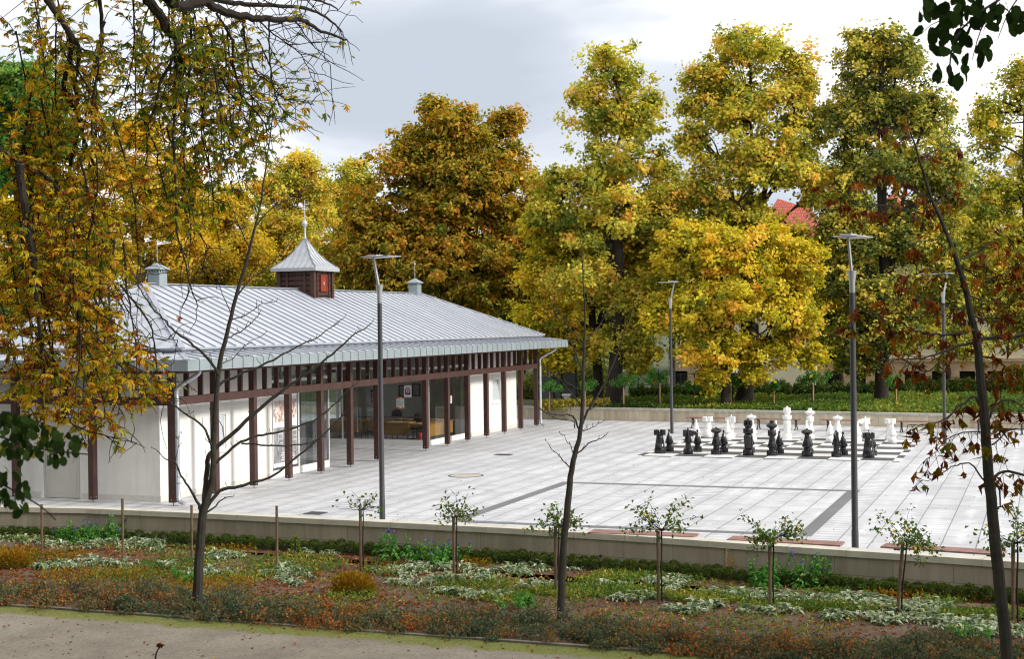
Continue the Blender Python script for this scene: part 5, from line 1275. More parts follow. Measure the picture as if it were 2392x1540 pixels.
sapling('slender bare young tree with a straight leader left of the chessboard','young_tree',(1308,1455),d2,[(1308,1457),(1311,1380),(1315,1300),(1325,1180),(1335,1099),(1343,1058),(1354,1015),(1359,955),(1362,859),(1364,799),(1366,739),(1362,660),(1357,560)],[22,20,19,18,15,14,12,10,8,7,5,3.5,2],[
 ([(1352,1022),(1366,972),(1386,938),(1408,904),(1430,854),(1447,807),(1466,745),(1482,700)],8,1.5,.3),
 ([(1359,950),(1330,914),(1304,883),(1270,859),(1256,840)],5,1.5,-.3),([(1361,915),(1328,897),(1314,883)],3,1.5,-.2),([(1363,810),(1340,780),(1311,739),(1290,705)],4,1.3,-.3),([(1361,871),(1342,818),(1326,787),(1299,739),(1283,700)],4,1.3,-.4),
 ([(1364,800),(1386,777),(1404,753),(1440,700)],3.5,1.2,.3),([(1341,1062),(1330,1039),(1314,1015)],3,1.3,-.2),([(1334,1100),(1316,1075),(1294,1055),(1275,1031)],4,1.4,-.3),([(1342,1066),(1376,1036),(1404,1024),(1422,1010)],4.5,1.5,.3),
 ([(1358,1008),(1381,1000),(1410,984)],3,1.3,.2),([(1352,1008),(1343,979),(1330,970),(1304,970),(1275,964),(1254,950)],6,2,-.4),([(1341,1000),(1338,984),(1306,981),(1275,968)],4,1.5,-.3),([(1372,960),(1400,945),(1425,945)],3,1.2,.2)],'bark_grey',g_)
d3=15.0; b3=D(2366,1760,d3)
RB=[([(2280,800),(2250,803),(2207,821),(2164,835),(2106,839),(2049,843)],9,2,-.5,.8),([(2279,767),(2247,778),(2185,781),(2135,771),(2099,753),(2049,735),(2010,725)],9,2,-.4,.9),([(2290,794),(2315,789),(2351,790),(2391,780),(2430,770)],12,8,.4,.8),
 ([(2266,691),(2304,704),(2337,695),(2370,660),(2400,640)],5,2,.4,.9),([(2150,497),(2106,488),(2052,479),(2009,483),(1966,454),(1940,430)],5,1.5,-.4,.9),([(2164,508),(2178,486),(2200,461),(2230,430)],5,2,.3,.8),([(2290,975),(2279,929),(2243,947),(2214,976),(2171,990),(2121,994)],9,2,-.5,.7),
 ([(2308,985),(2326,947),(2360,935),(2400,960)],8,3,.4,.9),([(2300,1125),(2266,1084),(2235,1087),(2217,1094),(2178,1120),(2138,1123)],5,1.5,-.3,.25),([(2312,1122),(2342,1102),(2391,1109),(2420,1112)],9,6,.3,.9),([(2317,1123),(2334,1147),(2333,1184),(2327,1196)],6,4,.2,.5),
 ([(2200,842),(2160,868),(2100,835),(2063,821),(2002,781),(1987,753),(1984,717)],4,1.2,-.3,.7),([(2250,650),(2200,640),(2140,650),(2090,640)],4,1.5,-.3,.95),([(2235,610),(2280,590),(2330,560),(2380,550)],5,2,.3,.95),([(2262,720),(2220,720),(2170,700),(2120,700),(2060,690)],4,1.5,-.4,.95),
 ([(2180,470),(2130,440),(2080,400),(2050,385)],3,1.3,-.3,.9),([(2145,380),(2180,350),(2215,330)],3,1.3,.2,.9),([(2135,330),(2100,300),(2070,290)],3,1.3,-.2,.9),([(2215,560),(2170,560),(2120,570)],3.5,1.3,-.3,.95),([(2297,900),(2340,870),(2391,860)],6,3,.4,.95),([(2285,830),(2330,845),(2380,880),(2410,890)],5,2,.4,.95),
 ([(2318,1040),(2350,1010),(2391,1000)],5,3,.3,.95),([(2300,1010),(2250,1010),(2210,1030),(2180,1060),(2160,1075)],4,1.3,-.4,.9),([(2240,620),(2290,650),(2340,640),(2391,610)],4,2,.3,.95),([(2270,740),(2320,750),(2391,735)],5,2,.3,.95)]
rt=sapling('young horse chestnut with dry brown leaves leaning at the right edge','chestnut_sapling',(0,0),d3,[(2366,1760),(2358,1600),(2352,1540),(2338,1400),(2325,1270),(2310,1130),(2300,1000),(2292,900),(2280,800),(2265,730),(2245,640),(2212,550),(2170,450),(2140,350),(2120,290),(2112,230)],[36,34,32,31,30,28,26,24,21,18,15,11,8,5,3.5,2],RB,'bark_grey',None,twigs=False,leaf='dry',bz=b3)
# ---- near lime twigs: top right and lower left
def limetwig(label,twigs,leaves,d,leafL,val,anchor):
    p=D(*anchor,d); t=thing('lime_branch',p,label,'branch','leafy lime branches close to the viewpoint')
    m=MB()
    for pts,w in twigs: W=spline([D(x,y,d+.12*math.sin(i)) for i,(x,y) in enumerate(pts)],3); m.tube(W,np.linspace(w,w*.4,len(W))*d/FPX/2,5)
    m.build('twig',M['twig'],t); bag=LeafBag()
    for (x,y) in leaves:
        q=D(x,y,d+rng.uniform(-.35,.35)); dn=unit(np.array([rng.normal()*.5,rng.normal()*.3,-.9])); bag.one(q,dn,leafL*rng.uniform(.85,1.3),leafL*rng.uniform(.6,.92),val+rng.normal()*.2,.12,nn=-Fv*.7+rng.normal(size=3)*.75)
    bag.build('foliage',LM['lime'],t,rich=False,oval=True); return t
LV=[]
for x0,x1,y0,y1,n in ((2150,2260,0,90,34),(2230,2391,0,60,30),(2170,2260,80,130,16),(2250,2320,60,150,14),(2300,2391,40,95,10),(2180,2270,120,190,16),(2270,2310,120,150,4),(2190,2250,180,205,5)):
    LV+=[(rng.uniform(x0,x1),rng.uniform(y0-22,y1-22)) for _ in range(n)]
limetwig('dark lime leaves hanging blurred into the top right corner',[([(2560,-220),(2420,-60),(2300,20),(2230,90),(2215,190)],9),([(2330,0),(2290,70),(2270,140)],5),([(2420,-60),(2360,20),(2330,90)],5),([(2260,60),(2190,50),(2150,80)],4)],LV,7.0,.068,.3,(2560,-220))
LV=[]
for x0,x1,y0,y1,n in ((-20,90,985,1070,26),(60,160,1020,1090,20),(130,200,1030,1060,8),(-20,70,1120,1190,12),(0,50,1180,1210,4),(-20,30,975,1010,6)):
    LV+=[(rng.uniform(x0,x1),rng.uniform(y0-20,y1-20)) for _ in range(n)]
limetwig('dark green lime leaves blurred close up at the lower left edge',[([(-260,900),(-100,980),(0,1020),(100,1050),(205,1062)],8),([(-200,1060),(-60,1100),(20,1140),(90,1180),(130,1215)],7)],LV+[(a+rng.normal()*14,b+rng.normal()*10) for a,b in LV]+[(a+rng.normal()*20,b+rng.normal()*14) for a,b in LV],5.2,.035,.45,(-260,900))
# bud on a stem at the bottom edge
d=12.0; a=D(360,1556,d); t=thing('seed_stalk',(a[0],a[1],a[2]-2.2),'single dry brown seed stalk poking up at the bottom edge','stalk')
m=MB(); m.tube(spline([D(352,2200,d),D(356,1700,d),D(362,1545,d),D(374,1512,d)],4),np.linspace(7,3,13)*d/FPX/2,6); m.build('stem',M['twig'],t)
bag=LeafBag()
for k in range(7): bag.one(D(374+rng.normal()*2,1516,d),unit(np.array([rng.normal()*.5,rng.normal()*.4,1.0])),rng.uniform(.04,.075),.035,.5+rng.normal()*.2,.3)
bag.build('seed_head',LM['dry'],t)

# ================================================================== FLOWER BED
def inell(lst):
    out=[]
    for cx,cy,rx,ry,n in lst:
        r=np.sqrt(rng.random(n)); a=rng.random(n)*6.283
        for x,y in zip(cx+rx*r*np.cos(a),cy+ry*r*np.sin(a)): out.append(G(x,y,ZB))
    return np.array(out)
def quadleaves(name,P,T,Nn,Ln,Wd,v,mat,label,cat,rich=False,curl=.2):
    me=leaves_mesh(name,P,T,Nn,Ln,Wd,np.clip(v,0,1),curl=curl,rich=rich); o=link(name,me,mat); tag(o,label,cat,kind='stuff'); return o
# box balls
def ball(n):
    d=rdir(n); d[:,2]=np.where(d[:,2]<-.6,-d[:,2],d[:,2]); r=.085+.028*rng.random(n); P=d*r[:,None]*np.array([1,1,1.05])+np.array([0,0,.11])
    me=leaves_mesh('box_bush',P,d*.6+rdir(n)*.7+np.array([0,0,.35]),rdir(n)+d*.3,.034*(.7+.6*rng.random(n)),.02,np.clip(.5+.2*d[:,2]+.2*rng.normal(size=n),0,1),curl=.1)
    me.materials.append(LM['box']); return me
bm=[ball(520) for _ in range(3)]
rows=[(strip(NW,.34+.16),0),(strip(NW,.34+.38),.11)]
nb=0
for pts,ph in rows:
    for p,q in zip(pts[:-1],pts[1:]):
        ln=np.linalg.norm(q-p); d=(q-p)/ln; k=ph
        while k<ln:
            c=p+d*k+rng.normal(size=2)*.015; k+=.215
            if c[0]<-22.5 or c[0]>.4: continue
            if -19.6<c[0]<-17.6 and ph>0: continue
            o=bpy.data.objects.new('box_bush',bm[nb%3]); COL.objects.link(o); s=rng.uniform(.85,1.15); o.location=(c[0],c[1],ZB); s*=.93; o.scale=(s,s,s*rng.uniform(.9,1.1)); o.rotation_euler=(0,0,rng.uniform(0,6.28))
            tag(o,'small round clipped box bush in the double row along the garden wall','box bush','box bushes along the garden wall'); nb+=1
# silver rosettes
P0=inell([(60,1265,60,12,30),(180,1275,110,14,40),(330,1270,60,16,34),(330,1283,60,8,10),(130,1325,80,9,30),(250,1318,70,10,30),(510,1305,50,9,22),(560,1302,30,6,8),(500,1340,60,8,16),(380,1325,25,6,6),(740,1290,60,13,30),(690,1352,40,20,30),(660,1330,25,8,6),(640,1345,30,6,5),(930,1340,60,9,26),(1020,1330,90,9,34),(960,1365,50,10,24),(1090,1355,90,10,40),(1150,1340,60,9,22),(1230,1335,40,14,22),(1060,1385,50,8,18),(1130,1395,70,8,20),(1340,1335,20,14,6),(1250,1372,40,9,14),(1480,1400,60,9,18),(1560,1362,50,12,34),(1440,1370,40,7,8),(1570,1385,25,6,7),(1650,1418,45,8,18),(1600,1430,60,7,18),(1700,1393,70,7,22),(1800,1398,110,8,40),(1900,1408,110,9,44),(2010,1408,70,12,36),(2060,1425,80,12,40),(2150,1425,70,12,34),(1760,1432,60,5,9),(1820,1433,50,5,9),(1990,1447,80,8,22),(2090,1455,70,10,28),(2180,1450,70,10,28),(2260,1465,80,14,40),(2330,1480,70,14,30)])
n=len(P0); m_=rng.integers(7,12,n); ci=np.repeat(np.arange(n),m_); N_=len(ci); az=rng.random(N_)*6.283; el=rng.uniform(.3,1.35,N_)
T=np.stack([np.cos(az)*np.cos(el),np.sin(az)*np.cos(el),np.sin(el)],1); Ln=rng.uniform(.10,.21,N_)*(.75+.5*rng.random(n))[ci]
quadleaves('lambs_ear_patch',P0[ci]+rng.normal(size=(N_,3))*np.array([.03,.03,0]),T,np.stack([-np.cos(az)*np.sin(el),-np.sin(az)*np.sin(el),np.cos(el)],1),Ln,Ln*.33,.5+.25*rng.normal(size=N_),LM['silver'],'silvery grey lambs ear growing in drifts across the flower bed','ground cover',True,.45)
# low green and brownish ground cover
def carpet(name,ells,mat,label,h,L0,per,val=.5,cat='ground cover',up=.6):
    p=inell([(a,b,c,d,int(k*per)) for a,b,c,d,k in ells]); n=len(p); p[:,2]=ZB+rng.random(n)*h-.01
    T=rdir(n)+np.array([0,0,up]); s=L0*(.6+.8*rng.random(n)); cl=np.sin(p[:,0]*2.1+1.3*np.sin(p[:,1]*3))*.14
    quadleaves(name,p,T,rdir(n)+np.array([0,0,.6]),s,s*.45,val+cl+.2*rng.normal(size=n),mat,label,cat)
carpet('green_ground_cover',[(100,1255,130,14,900),(420,1320,90,12,500),(700,1320,110,22,900),(330,1340,120,14,500),(900,1335,60,10,200),(1120,1370,110,12,500),(1500,1345,120,9,1100),(1420,1358,80,7,450),(1600,1352,60,8,450),(1370,1385,140,14,1500),(1500,1392,70,12,700),(1660,1400,110,13,1300),(1850,1420,130,10,900),(2000,1428,110,9,700),(1950,1385,40,8,200),(2200,1405,70,10,400),(2230,1440,90,9,600),(2330,1440,80,12,500),(1180,1400,60,14,500),(820,1395,60,14,300),(560,1350,90,14,300)],LM['cover'],'low green and olive ground cover between the silver plants',.09,.06,1.6)
carpet('rusty_ground_cover',[(40,1300,60,14,600),(150,1300,70,12,300),(540,1285,60,10,240),(1050,1305,60,12,500),(1110,1318,40,9,250),(1340,1320,40,8,150),(480,1370,120,16,400),(240,1350,160,14,500),(2120,1390,110,12,500),(2050,1370,60,8,240),(2290,1400,60,10,200)],LM['fern'],'rust and gold tinted low perennials in the flower bed',.12,.06,1.5)
n=30000; x=rng.uniform(-21,1.2,n); y=KERB+.6+rng.random(n)*6.3; m1=np.sin(x*1.1+1.7*np.sin(y*1.3))+np.sin(y*2.3+x*.7)+.6*np.sin(x*3.7-y*2.9); k=(m1>rng.normal(size=n)*.5-.1)&(y<np.interp(x,[a[0] for a in NW],[a[1] for a in NW])-.85); x=x[k];y=y[k];n=len(x)
P=np.stack([x,y,ZB+rng.random(n)*.07-.01],1); s=.058*(.5+rng.random(n))
quadleaves('creeping_cover',P,rdir(n)+np.array([0,0,.5]),rdir(n)+np.array([0,0,.7]),s,s*.45,.5+.16*np.sin(x*2.3+y)+.22*rng.normal(size=n),LM['cover'],'thin creeping green cover scattered over the mulch of the flower bed','ground cover')
# berry shrub strip along the kerb
nc=620; cx_=rng.uniform(-18.5,1.5,nc); cy_=KERB-.06+rng.random(nc)**.9*(1.35+.4*np.sin(cx_*.9+2)+.2*np.sin(cx_*3.3)); rr=rng.uniform(.12,.30,nc); hh=rng.uniform(.10,.34,nc)*np.clip(.55+(cy_-KERB)/.6,0.3,1.0); tone=.42+.24*rng.normal(size=nc)*.8+.12*np.sin(cx_*1.1)
ci=np.repeat(np.arange(nc),130); n=len(ci); dd=rdir(n); dd[:,2]=abs(dd[:,2]); q=rng.random(n)**.4
P=np.stack([cx_[ci]+dd[:,0]*q*rr[ci],cy_[ci]+dd[:,1]*q*rr[ci],ZB+dd[:,2]*q*hh[ci]],1); s=.046*(.5+.9*rng.random(n))
quadleaves('berry_shrub_strip',P,dd*.6+rdir(n)+np.array([0,0,.3]),rdir(n)+dd*.5+np.array([0,0,.5]),s,s*.55,tone[ci]+.2*rng.normal(size=n),LM['coton'],'dense low berry shrub strip with dark green and red leaves along the kerb','shrub strip')
m=MB()
for k in range(150):
    a=np.array([rng.uniform(-18,1),KERB+.15+rng.random()*1.2,ZB+.05]); dd=unit(np.array([rng.normal(),rng.normal()*.6,1.1])); P=[a]
    for j in range(5): dd=unit(dd+np.array([0,0,-.38])+rng.normal(size=3)*.15); P.append(P[-1]+dd*rng.uniform(.06,.13))
    m.tube(P,np.linspace(.006,.003,6),4,True,False)
o=m.build('arching_twigs',M['twig']); tag(o,'thin dark arching twigs rising from the berry shrub strip','twigs',kind='stuff')
# fallen leaves
n=34000; p=np.stack([rng.uniform(-21,1.5,n),KERB+.2+rng.random(n)*6.4,np.full(n,ZB+.002)],1)
n2=420; q=np.stack([rng.uniform(-16,0,n2),KERB-.02-rng.random(n2)**2*3.4,np.full(n2,ZB-.009)],1)
n3=420; q3=np.stack([rng.uniform(-22,2,n3),27.5+rng.random(n3)**1.3*30,np.full(n3,.006)],1)
def wallY_(x): return np.interp(x,[a[0] for a in NW],[a[1] for a in NW])-.4
dn=.5+.5*np.sin(p[:,0]*.9+np.sin(p[:,1]*2)); keep=(p[:,1]<wallY_(p[:,0]))&(rng.random(n)<.3+.7*dn*np.where(p[:,0]<-9,1,.3)); p=p[keep]
P=np.concatenate([p,q,q3]); P[:,2]+=.012*rng.random(len(P)); n=len(P); s=.075*(.45+rng.random(n)); s[-n3:]*=.55; s[len(p):len(p)+n2]*=.85
quadleaves('fallen_leaves',P,rdir(n)*np.array([1,1,.25]),rdir(n)*.5+np.array([0,0,1]),s,s*.5,.5+.25*rng.normal(size=n),LM['litter'],'rust brown fallen leaves scattered over bed, path and paving','fallen leaves',True,.35)
# standard roses, stakes
def rose_proto(nleaf,rad,spar,label,dens=1):
    t=thing('standard_rose',(0,0,0),label,'rose','standard roses in the flower bed')
    h=1.13; m=MB(); m.tube([(-.03,0,-.05),(-.025,0,h)],.028,8); m.build('stake',M['oak'],t)
    m=MB(); st=spline([np.array((.03,0,-.03)),np.array((.02,.0,.5)),np.array((.035,0,.95)),np.array((.03,0,h+.04))],4); m.tube(st,np.linspace(.014,.011,len(st)),6)
    bag=LeafBag()
    for k in range(15):
        dd=unit(rng.normal(size=3)*np.array([1,1,.35])+np.array([0,0,.75])); P=[np.array((.03,0,h))]
        L_=rad*rng.uniform(.8,1.6)
        for j in range(5): dd=unit(dd+np.array([0,0,-.10])+rng.normal(size=3)*.2); P.append(P[-1]+dd*L_/5)
        m.tube(P,np.linspace(.006,.0025,6),4,True,False)
        for j in range(2,6):
            for e in range(int(nleaf*1.1)):
                if rng.random()>spar: continue
                b=P[j]+rng.normal(size=3)*.05; bag.one(b,unit(rng.normal(size=3)+np.array([0,0,-.2])),rng.uniform(.055,.10),rng.uniform(.035,.058),.45+.25*rng.normal(),.15)
    m.build('stem',M['twig'],t); bag.build('crown',LM['rose'],t)
    m=MB(); m.lathe([(.034,h-.13),(.036,h-.11),(.034,h-.09)],(-.01,0,0),8); m.build('tie',LMtie,t); return t
LMtie=simple('green_tie',(.02,.12,.07),.6)
rs_=[((846,1332),5,.34,.35,'sparse standard rose nearest the left lamp post',1.0),((1064,1357),7,.36,.6,'standard rose with yellow tipped leaves left of the bare straight sapling',1.0),((1302,1385),9,.36,.8,'standard rose half hidden by the straight bare sapling',1.0),((1542,1407),9,.37,.75,'standard rose with a loose round crown right of the straight bare sapling',1.03),((1803,1427),10,.37,.8,'standard rose with a flat dense crown left of the large lamp',1.0),((2100,1435),10,.34,.8,'standard rose on a leaning stake right of the large lamp',1.0),((2372,1460),8,.36,.7,'standard rose at the right edge beside the leaning chestnut sapling',1.08)]
for i,(q,nl,rad,sp,lab,sc) in enumerate(rs_):
    t=rose_proto(nl*.8,rad*rng.uniform(.95,1.25),sp,lab); p=G(*q,ZB); t.location=(p[0],p[1],ZB+.01); t.scale=(sc,sc,sc); t.rotation_euler=(.0,.08 if i==5 else .0,0)
for q,lab,hh in (((98,1300),'bare wooden stake at far left of the flower bed',1.02),((287,1315),'bare wooden stake in the silver plants at left',1.22),((448,1310),'bare wooden stake just left of the forked young tree',1.06),((647,1330),'bare wooden stake between the forked tree and the left rose',1.16)):
    p=G(*q,ZB); o=MB().tube([(p[0],p[1],ZB-.05),(p[0]+.01,p[1],ZB+hh*1.04)],.026,8).build('stake',M['oak']); tag(o,lab,'stake','wooden stakes in the flower bed')
# tall perennials
def perennial(q,lab,ns,h,flower,rad=.22):
    p=G(*q,ZB); t=thing('perennial',(p[0],p[1],ZB),lab,'flowering plant','tall green perennials in the flower bed'); bag=LeafBag(); m=MB(); fl=LeafBag()
    for k in range(ns):
        a=p+np.array([rng.normal()*rad*.6,rng.normal()*rad*.5,0]); hh=h*rng.uniform(.55,1.1); tip=a+np.array([rng.normal()*.1,rng.normal()*.1,hh]); m.tube([a,(a+tip)/2+rng.normal(size=3)*.02,tip],[.007,.006,.004],5)
        for j in range(26):
            f=rng.random()**1.2; az=rng.random()*6.283; e=rng.uniform(-.1,.8); bag.one(a+(tip-a)*f,np.array([math.cos(az)*math.cos(e),math.sin(az)*math.cos(e),math.sin(e)]),rng.uniform(.09,.19)*(1.15-.6*f),.045*(1.2-.5*f),.5+.2*rng.normal(),.45)
        if rng.random()<flower:
            for j in range(16): fl.one(tip+rng.normal(size=3)*.012,unit(rng.normal(size=3)+np.array([0,0,.6])),.045,.016,rng.random(),.1)
    m.build('stems',LM['herb'],t); bag.build('leaves',LM['herb'],t)
    if fl.P: fl.build('flower',LM['purple'],t)
for q,lab,ns,h,f in (((155,1268),'green perennial clump leftmost of the left group by the hedge',7,.42,.25),((195,1270),'green perennial clump with purple flowers in the middle of the left group',8,.50,.6),((235,1266),'broad leafy perennial clump in the left group by the hedge',8,.42,.4),((270,1262),'green perennial clump with a tall purple flower beside the second stake',8,.55,.5),
  ((925,1312),'tall perennial with purple heads leftmost in the middle group',8,.66,.7),((980,1318),'low broad leaved perennial between the tall purple ones',7,.42,.3),((1020,1322),'perennial clump with purple flowers left of the second rose',9,.48,.6),((1055,1318),'perennial clump with purple flowers behind the second rose stake',8,.46,.9),
  ((1775,1375),'leafy green perennial leftmost of the right group',9,.50,.1),((1800,1370),'tall green perennial behind the flat crowned rose',8,.55,.15),((1870,1372),'perennial with a few purple heads in the right group',8,.55,.5),((1925,1368),'tall upright green perennial rightmost of the right group',10,.60,.15),((1215,1418),'low leafy green plant in front of the straight sapling',6,.22,0),((565,1370),'low bright green plant right of the forked tree',0,.2,0),((2260,1490),'low green leafy plant near the leaning sapling',7,.2,0),((430,1362),'low broad leaved green plant left of the forked tree',6,.2,0),((2035,1385),'small bright green plant between hedge and silver leaves',5,.2,0)):
    if ns: perennial(q,lab,ns,h,f)
def mound(q,lab,rx,h,mat,name,n,cat='shrub',L0=.06):
    p=G(*q,ZB); t=thing(name,(p[0],p[1],ZB),lab,cat,None); d=rdir(n); d[:,2]=abs(d[:,2]); r=(.55+.5*rng.random(n)); P=p+d*r[:,None]*np.array([rx,rx*.7,h])
    s=L0*(.6+.8*rng.random(n)); me=leaves_mesh('foliage',P,d+rdir(n)*.6+np.array([0,0,.3]),rdir(n),s,s*.3,np.clip(.35+.5*d[:,2]*rng.random(n)+.15*rng.normal(size=n),0,1),curl=.1); leafobj('foliage',me,mat,t)
    m=MB()
    for k in range(16): 
        e=p+unit(np.array([rng.normal(),rng.normal(),1.2]))*np.array([rx,rx,h])*.8; m.tube([p,(p+e)/2,e],[.005,.004,.003],4)
    m.build('stems',M['twig'],t)
mound((825,1385),'rusty gold feathery shrub mound left of the silver drift',.40,.34,LM['fern'],'feathery_shrub',2600)
mound((30,1325),'orange feathery shrub mound at the far left of the bed',.42,.30,LM['fern'],'feathery_shrub',2200)
mound((690,1295),'small yellowing upright weed by the fourth stake',.09,.42,LM['cover'],'weed',220,'plant')
p=G(1700,1352,ZB); t=thing('golden_spike_plant',(p[0],p[1],ZB),'golden yellow spiky plant standing before the box hedge','plant'); m=MB(); bag=LeafBag()
for dx,hh in ((-.02,.52),(.06,.40),(.11,.34)):
    a=p+R0*dx; tip=a+np.array([0,0,hh]); m.tube([a,tip],[.006,.004],5)
    for j in range(48): f=rng.random(); az=rng.random()*6.283; bag.one(a+(tip-a)*f,np.array([math.cos(az)*.7,math.sin(az)*.7,.55]),rng.uniform(.04,.075),.010,rng.random(),.15)
m.build('stems',M['palewood'],t); bag.build('leaves',LM['ivory'],t)

# ================================================================== BED BEHIND THE FAR WALL
n=60000; px=rng.uniform(1260,2420,n); dd=rng.uniform(58.5,71.5,n); P=np.array([[0,0,0.]]*n)
fx=(px-CW/2)/FPX; base=EYE[None]+dd[:,None]*(Fv[None]+Rv[None]*fx[:,None]); P[:,:2]=base[:,:2]; hh=.10+.14*(.5+.5*np.sin(P[:,0]*1.7+np.sin(P[:,1]*2))); P[:,2]=.5+rng.random(n)*hh
wy=np.interp(P[:,0],[a[0] for a in FW],[a[1] for a in FW]); k=P[:,1]>wy+.15; P=P[k]; n=len(P); s=.15*(.6+.7*rng.random(n))
quadleaves('terrace_ground_cover',P,rdir(n)+np.array([0,0,.3]),rdir(n)*.7+np.array([0,0,1]),s,s*.6,.40+.16*np.sin(P[:,0]*.8)+.2*rng.normal(size=n),LM['cover'],'low green ground cover in the raised bed beyond the far wall','ground cover')
def hedge(pa,pb,da,db,z0,h,w,n,lab,mat='box',val=.5):
    a=D(pa,900,da);b=D(pb,900,db); t=thing('hedge',((a+b)/2*np.array([1,1,0])+np.array([0,0,z0])),lab,'hedge','hedges beyond the far wall')
    f=rng.random(n); P=a+(b-a)*f[:,None]; P[:,2]=z0; u=rng.normal(size=n)*.38*w; dv=unit((b-a)*np.array([1,1,0])); P[:,0]+=-dv[1]*u;P[:,1]+=dv[0]*u; P[:,2]+=rng.random(n)**.7*h*(.8+.3*np.sin(f*40)*np.sin(f*97))
    s=.13*(.6+.7*rng.random(n)); me=leaves_mesh('foliage',P,rdir(n),rdir(n)+np.array([0,0,.5]),s,s*.6,np.clip(val+.2*rng.normal(size=n)+.15*np.sin(f*60),0,1)); leafobj('foliage',me,LM[mat],t)
    m=MB()
    for k in range(24): q=a+(b-a)*(k+.5)/24; m.tube([(q[0],q[1],z0-.05),(q[0]+.05,q[1],z0+h*.7)],[.02,.01],4)
    m.build('stems',M['twig'],t)
hedge(1745,2130,73,72.5,.45,.78,.9,14000,'dark green hedge beyond the far wall behind the white chess pieces')
hedge(1470,1730,73.5,73,.45,.70,.9,9000,'loose dark hedge left of the middle tree trunk beyond the far wall')
hedge(2140,2420,73.5,73,.45,.85,1.0,10000,'green hedge at the right beyond the far wall',val=.62)
hedge(1255,1420,65,65.5,.45,.42,.6,6000,'low browning hedge below the dark billboard','olive',.75)
hedge(1180,1300,74,74,.0,1.9,1.6,9000,'tall dark shrubs behind the last pavilion posts','olive',.35)
hedge(1340,1420,74,74,.3,2.3,1.6,6000,'tall grey green shrub beside the dark billboard','olive',.42)
def standard(q,i):
    t=thing('small_standard_tree',(0,0,0),'x','young tree','small standard trees beyond the far wall')
    m=MB(); m.tube([(-.05,0,-.05),(-.05,0,.95)],.035,6); m.build('stake',M['palewood'],t); m=MB(); m.tube([(0,0,0),(.02,0,1.0),(0,0,1.5)],[.025,.02,.01],6); m.build('stem',M['bark'],t)
    n=900; d=rdir(n); bl=rng.normal(size=(9,3))*np.array([.2,.2,.2]); P=bl[rng.integers(0,9,n)]+d*(rng.random((n,1))**.45)*.21+np.array([0,0,1.3]); s=.10*(.6+.7*rng.random(n)); me=leaves_mesh('crown',P,rdir(n)+np.array([0,0,-.2]),rdir(n)+np.array([0,0,.6]),s,s*.55,np.clip(.5+.25*rng.normal(size=n),0,1)); leafobj('crown',me,LM['herb'],t); return t
sp_=standard(None,0)
for i,(x,lab,sc) in enumerate(((1286,'small green standard tree in front of the dark billboard',.85),(1368,'small green standard tree right of the dark billboard',.85),(1455,'small green standard tree between two big trunks with a red bloom',1.0),(1539,'small pointed standard tree just left of the far lamp pole',1.15),(1624,'small standard tree just right of the far lamp pole',.8),(1710,'small standard tree beside the middle linden trunk',.95),(1808,'small standard tree behind the white bishop',.8),(1897,'small standard tree behind the white king',1.05),(2091,'small standard tree right of the dark linden trunk',.9))):
    o=sp_ if i==0 else copy_thing(sp_); p=D(x,960,64.3); o.location=(p[0],p[1],.5); o.scale=(sc,sc,sc); o.rotation_euler=(0,0,i*1.3); o['label']=lab
# ---- wooded bank to the right and behind the viewpoint: added out of view to shade the path and show in the pavilion glass
hl=MB(); hl.add([(20,16,-.1),(60,14,9),(60,80,9),(22,70,-.1)],[(0,1,2,3)]); hl.add([(-60,4,-.11),(40,4,-.11),(40,-40,9),(-60,-40,9)],[(0,3,2,1)])
tag(hl.build('wooded_bank',M['grass']),kind='structure')
for i,(x,y,s,zz) in enumerate(((40,46,.8,3.5),(42,60,.8,4),(15,17,1.0,-.1),(12,8,1.1,-.1),(-10,-9,1.5,1.3),(4,-8,1.5,1.3),(-27,6,1.3,-.1),(-20,-4,1.8,.3),(-34,14,1.5,-.1),(-3,-16,2.0,3.5))):
    o=copy_thing(fills[i%2]); o.location=(x,y,zz); o.scale=(s,s,s); o.rotation_euler=(0,0,i*2.2); o['group']='added off-view trees around the viewpoint'; o['label']='added off-view tree of the '+('dark olive' if i%2==0 else 'yellow green')+' kind on the bank around the viewpoint'
# ================================================================== CAMERA, SKY, SUN
cam=bpy.data.cameras.new('camera'); co=bpy.data.objects.new('camera',cam); COL.objects.link(co)
cam.sensor_fit='HORIZONTAL'; cam.sensor_width=36; cam.lens=36*FPX/CW; cam.clip_start=.3; cam.clip_end=3000
mw=Matrix.Identity(4)
for i in range(3):
    mw[i][0]=Rv[i]; mw[i][1]=Uv[i]; mw[i][2]=-Fv[i]; mw[i][3]=EYE[i]
co.matrix_world=mw; scn.camera=co
cam.dof.use_dof=True; cam.dof.focus_distance=34; cam.dof.aperture_fstop=8
SUN_AZ=np.array([.95,-.06]); SUN_EL=R_(28)
sd=np.array([SUN_AZ[0]/np.linalg.norm(SUN_AZ)*math.cos(SUN_EL),SUN_AZ[1]/np.linalg.norm(SUN_AZ)*math.cos(SUN_EL),math.sin(SUN_EL)])
sl_=bpy.data.lights.new('sun','SUN'); so=bpy.data.objects.new('sun',sl_); COL.objects.link(so)
sl_.energy=2.7; sl_.angle=R_(12); sl_.color=(1,.95,.87)
so.rotation_euler=Vector(sd).to_track_quat('Z','Y').to_euler(); so.location=(20,20,60)
w=bpy.data.worlds.new('World'); scn.world=w; w.use_nodes=True; nt=w.node_tree
for n in list(nt.nodes): nt.nodes.remove(n)
out=N(nt,'ShaderNodeOutputWorld'); bg=N(nt,'ShaderNodeBackground'); bg.inputs[1].default_value=.1; L(nt,bg.outputs[0],out.inputs[0])
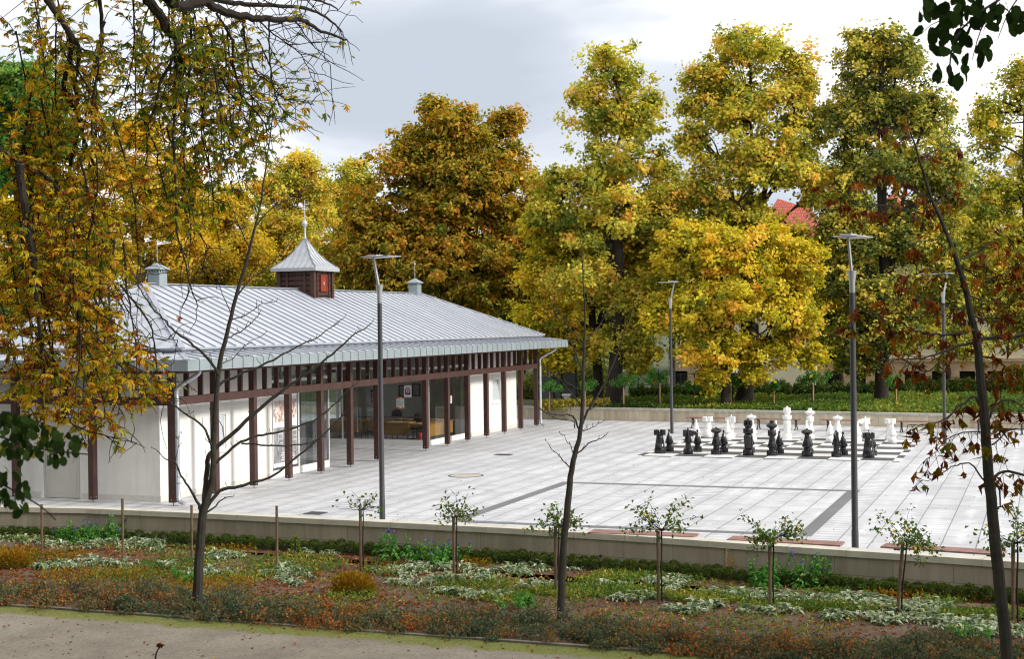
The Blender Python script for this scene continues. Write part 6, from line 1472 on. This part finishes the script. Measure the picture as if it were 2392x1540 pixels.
sk_=N(nt,'ShaderNodeTexSky'); sk_.sky_type='NISHITA'; sk_.sun_disc=False; sk_.sun_elevation=SUN_EL; sk_.sun_rotation=math.atan2(SUN_AZ[0],SUN_AZ[1])
tc=N(nt,'ShaderNodeTexCoord'); mp=N(nt,'ShaderNodeMapping'); mp.inputs['Scale'].default_value=(1.6,1.6,5.0); mp.inputs['Location'].default_value=(SKX,SKY_,SKZ)
L(nt,tc.outputs['Generated'],mp.inputs[0])
n1=noise(nt,2.0,5,.52,mp.outputs[0],dist=.35)
# cloud brightness: soft grey undersides to bright white, brighter towards the veiled sun
dp=N(nt,'ShaderNodeVectorMath',operation='DOT_PRODUCT'); L(nt,tc.outputs['Generated'],dp.inputs[0]); dp.inputs[1].default_value=tuple(sd)
# one big grey-blue cloud bank stands beyond the pavilion; its world bearing is fixed here
ld=ray(960,160); ld=ld/np.linalg.norm(ld); lr=np.cross(ld,[0,0,1.]); lr/=np.linalg.norm(lr); lu=np.cross(lr,ld)
def dotn(v,s):
    q=N(nt,'ShaderNodeVectorMath',operation='DOT_PRODUCT'); L(nt,tc.outputs['Generated'],q.inputs[0]); q.inputs[1].default_value=tuple(v/s); return q.outputs['Value']
def mth(op,x,y):
    q=N(nt,'ShaderNodeMath',operation=op)
    for i_,z_ in enumerate((x,y)):
        if isinstance(z_,(int,float)): q.inputs[i_].default_value=z_
        else: L(nt,z_,q.inputs[i_])
    return q.outputs[0]
du=dotn(lr,.125); dv=dotn(lu,.058); r2_=mth('ADD',mth('MULTIPLY',du,du),mth('MULTIPLY',dv,dv))
lobe=mth('SUBTRACT',1.15,r2_); lobe=mth('MAXIMUM',lobe,0.0); lobe=mth('MINIMUM',lobe,1.0)
mr=N(nt,'ShaderNodeMapRange'); L(nt,dp.outputs['Value'],mr.inputs[0]); mr.inputs[1].default_value=-.2; mr.inputs[2].default_value=.8; mr.inputs[3].default_value=.04; mr.inputs[4].default_value=.30
v_=mth('ADD',mth('ADD',mth('MULTIPLY',n1.outputs[0],.85),mr.outputs[0]),mth('MULTIPLY',lobe,-.22))
rc=ramp(nt,[(.26,(4.9,5.4,6.2)),(.36,(5.6,6.1,6.9)),(.45,(7.2,7.6,8.2)),(.54,(10.6,10.7,10.9)),(.7,(14.5,14.3,14.0))],v_)
n2=noise(nt,1.1,3,.5,mp.outputs[0]); r2=ramp(nt,[(.25,(.80,.80,.80)),(.5,(1,1,1))],n2.outputs[0])
L(nt,mix(nt,sk_.outputs[0],rc.outputs[0],r2.outputs[0]),bg.inputs[0])
scn.view_settings.view_transform='Standard'; scn.view_settings.look='None'; scn.view_settings.exposure=0.32; scn.view_settings.gamma=1
scn.render.engine='CYCLES'; cy=scn.cycles
cy.use_denoising=True; cy.filter_width=1.15
try: cy.denoiser='OPENIMAGEDENOISE'; cy.denoising_input_passes='RGB_ALBEDO_NORMAL'; cy.denoising_prefilter='ACCURATE'
except Exception: pass
cy.max_bounces=8; cy.diffuse_bounces=6; cy.glossy_bounces=3; cy.transmission_bounces=4; cy.transparent_max_bounces=8
cy.caustics_reflective=False; cy.caustics_refractive=False; cy.sample_clamp_indirect=6
cy.use_adaptive_sampling=True; cy.adaptive_threshold=.008
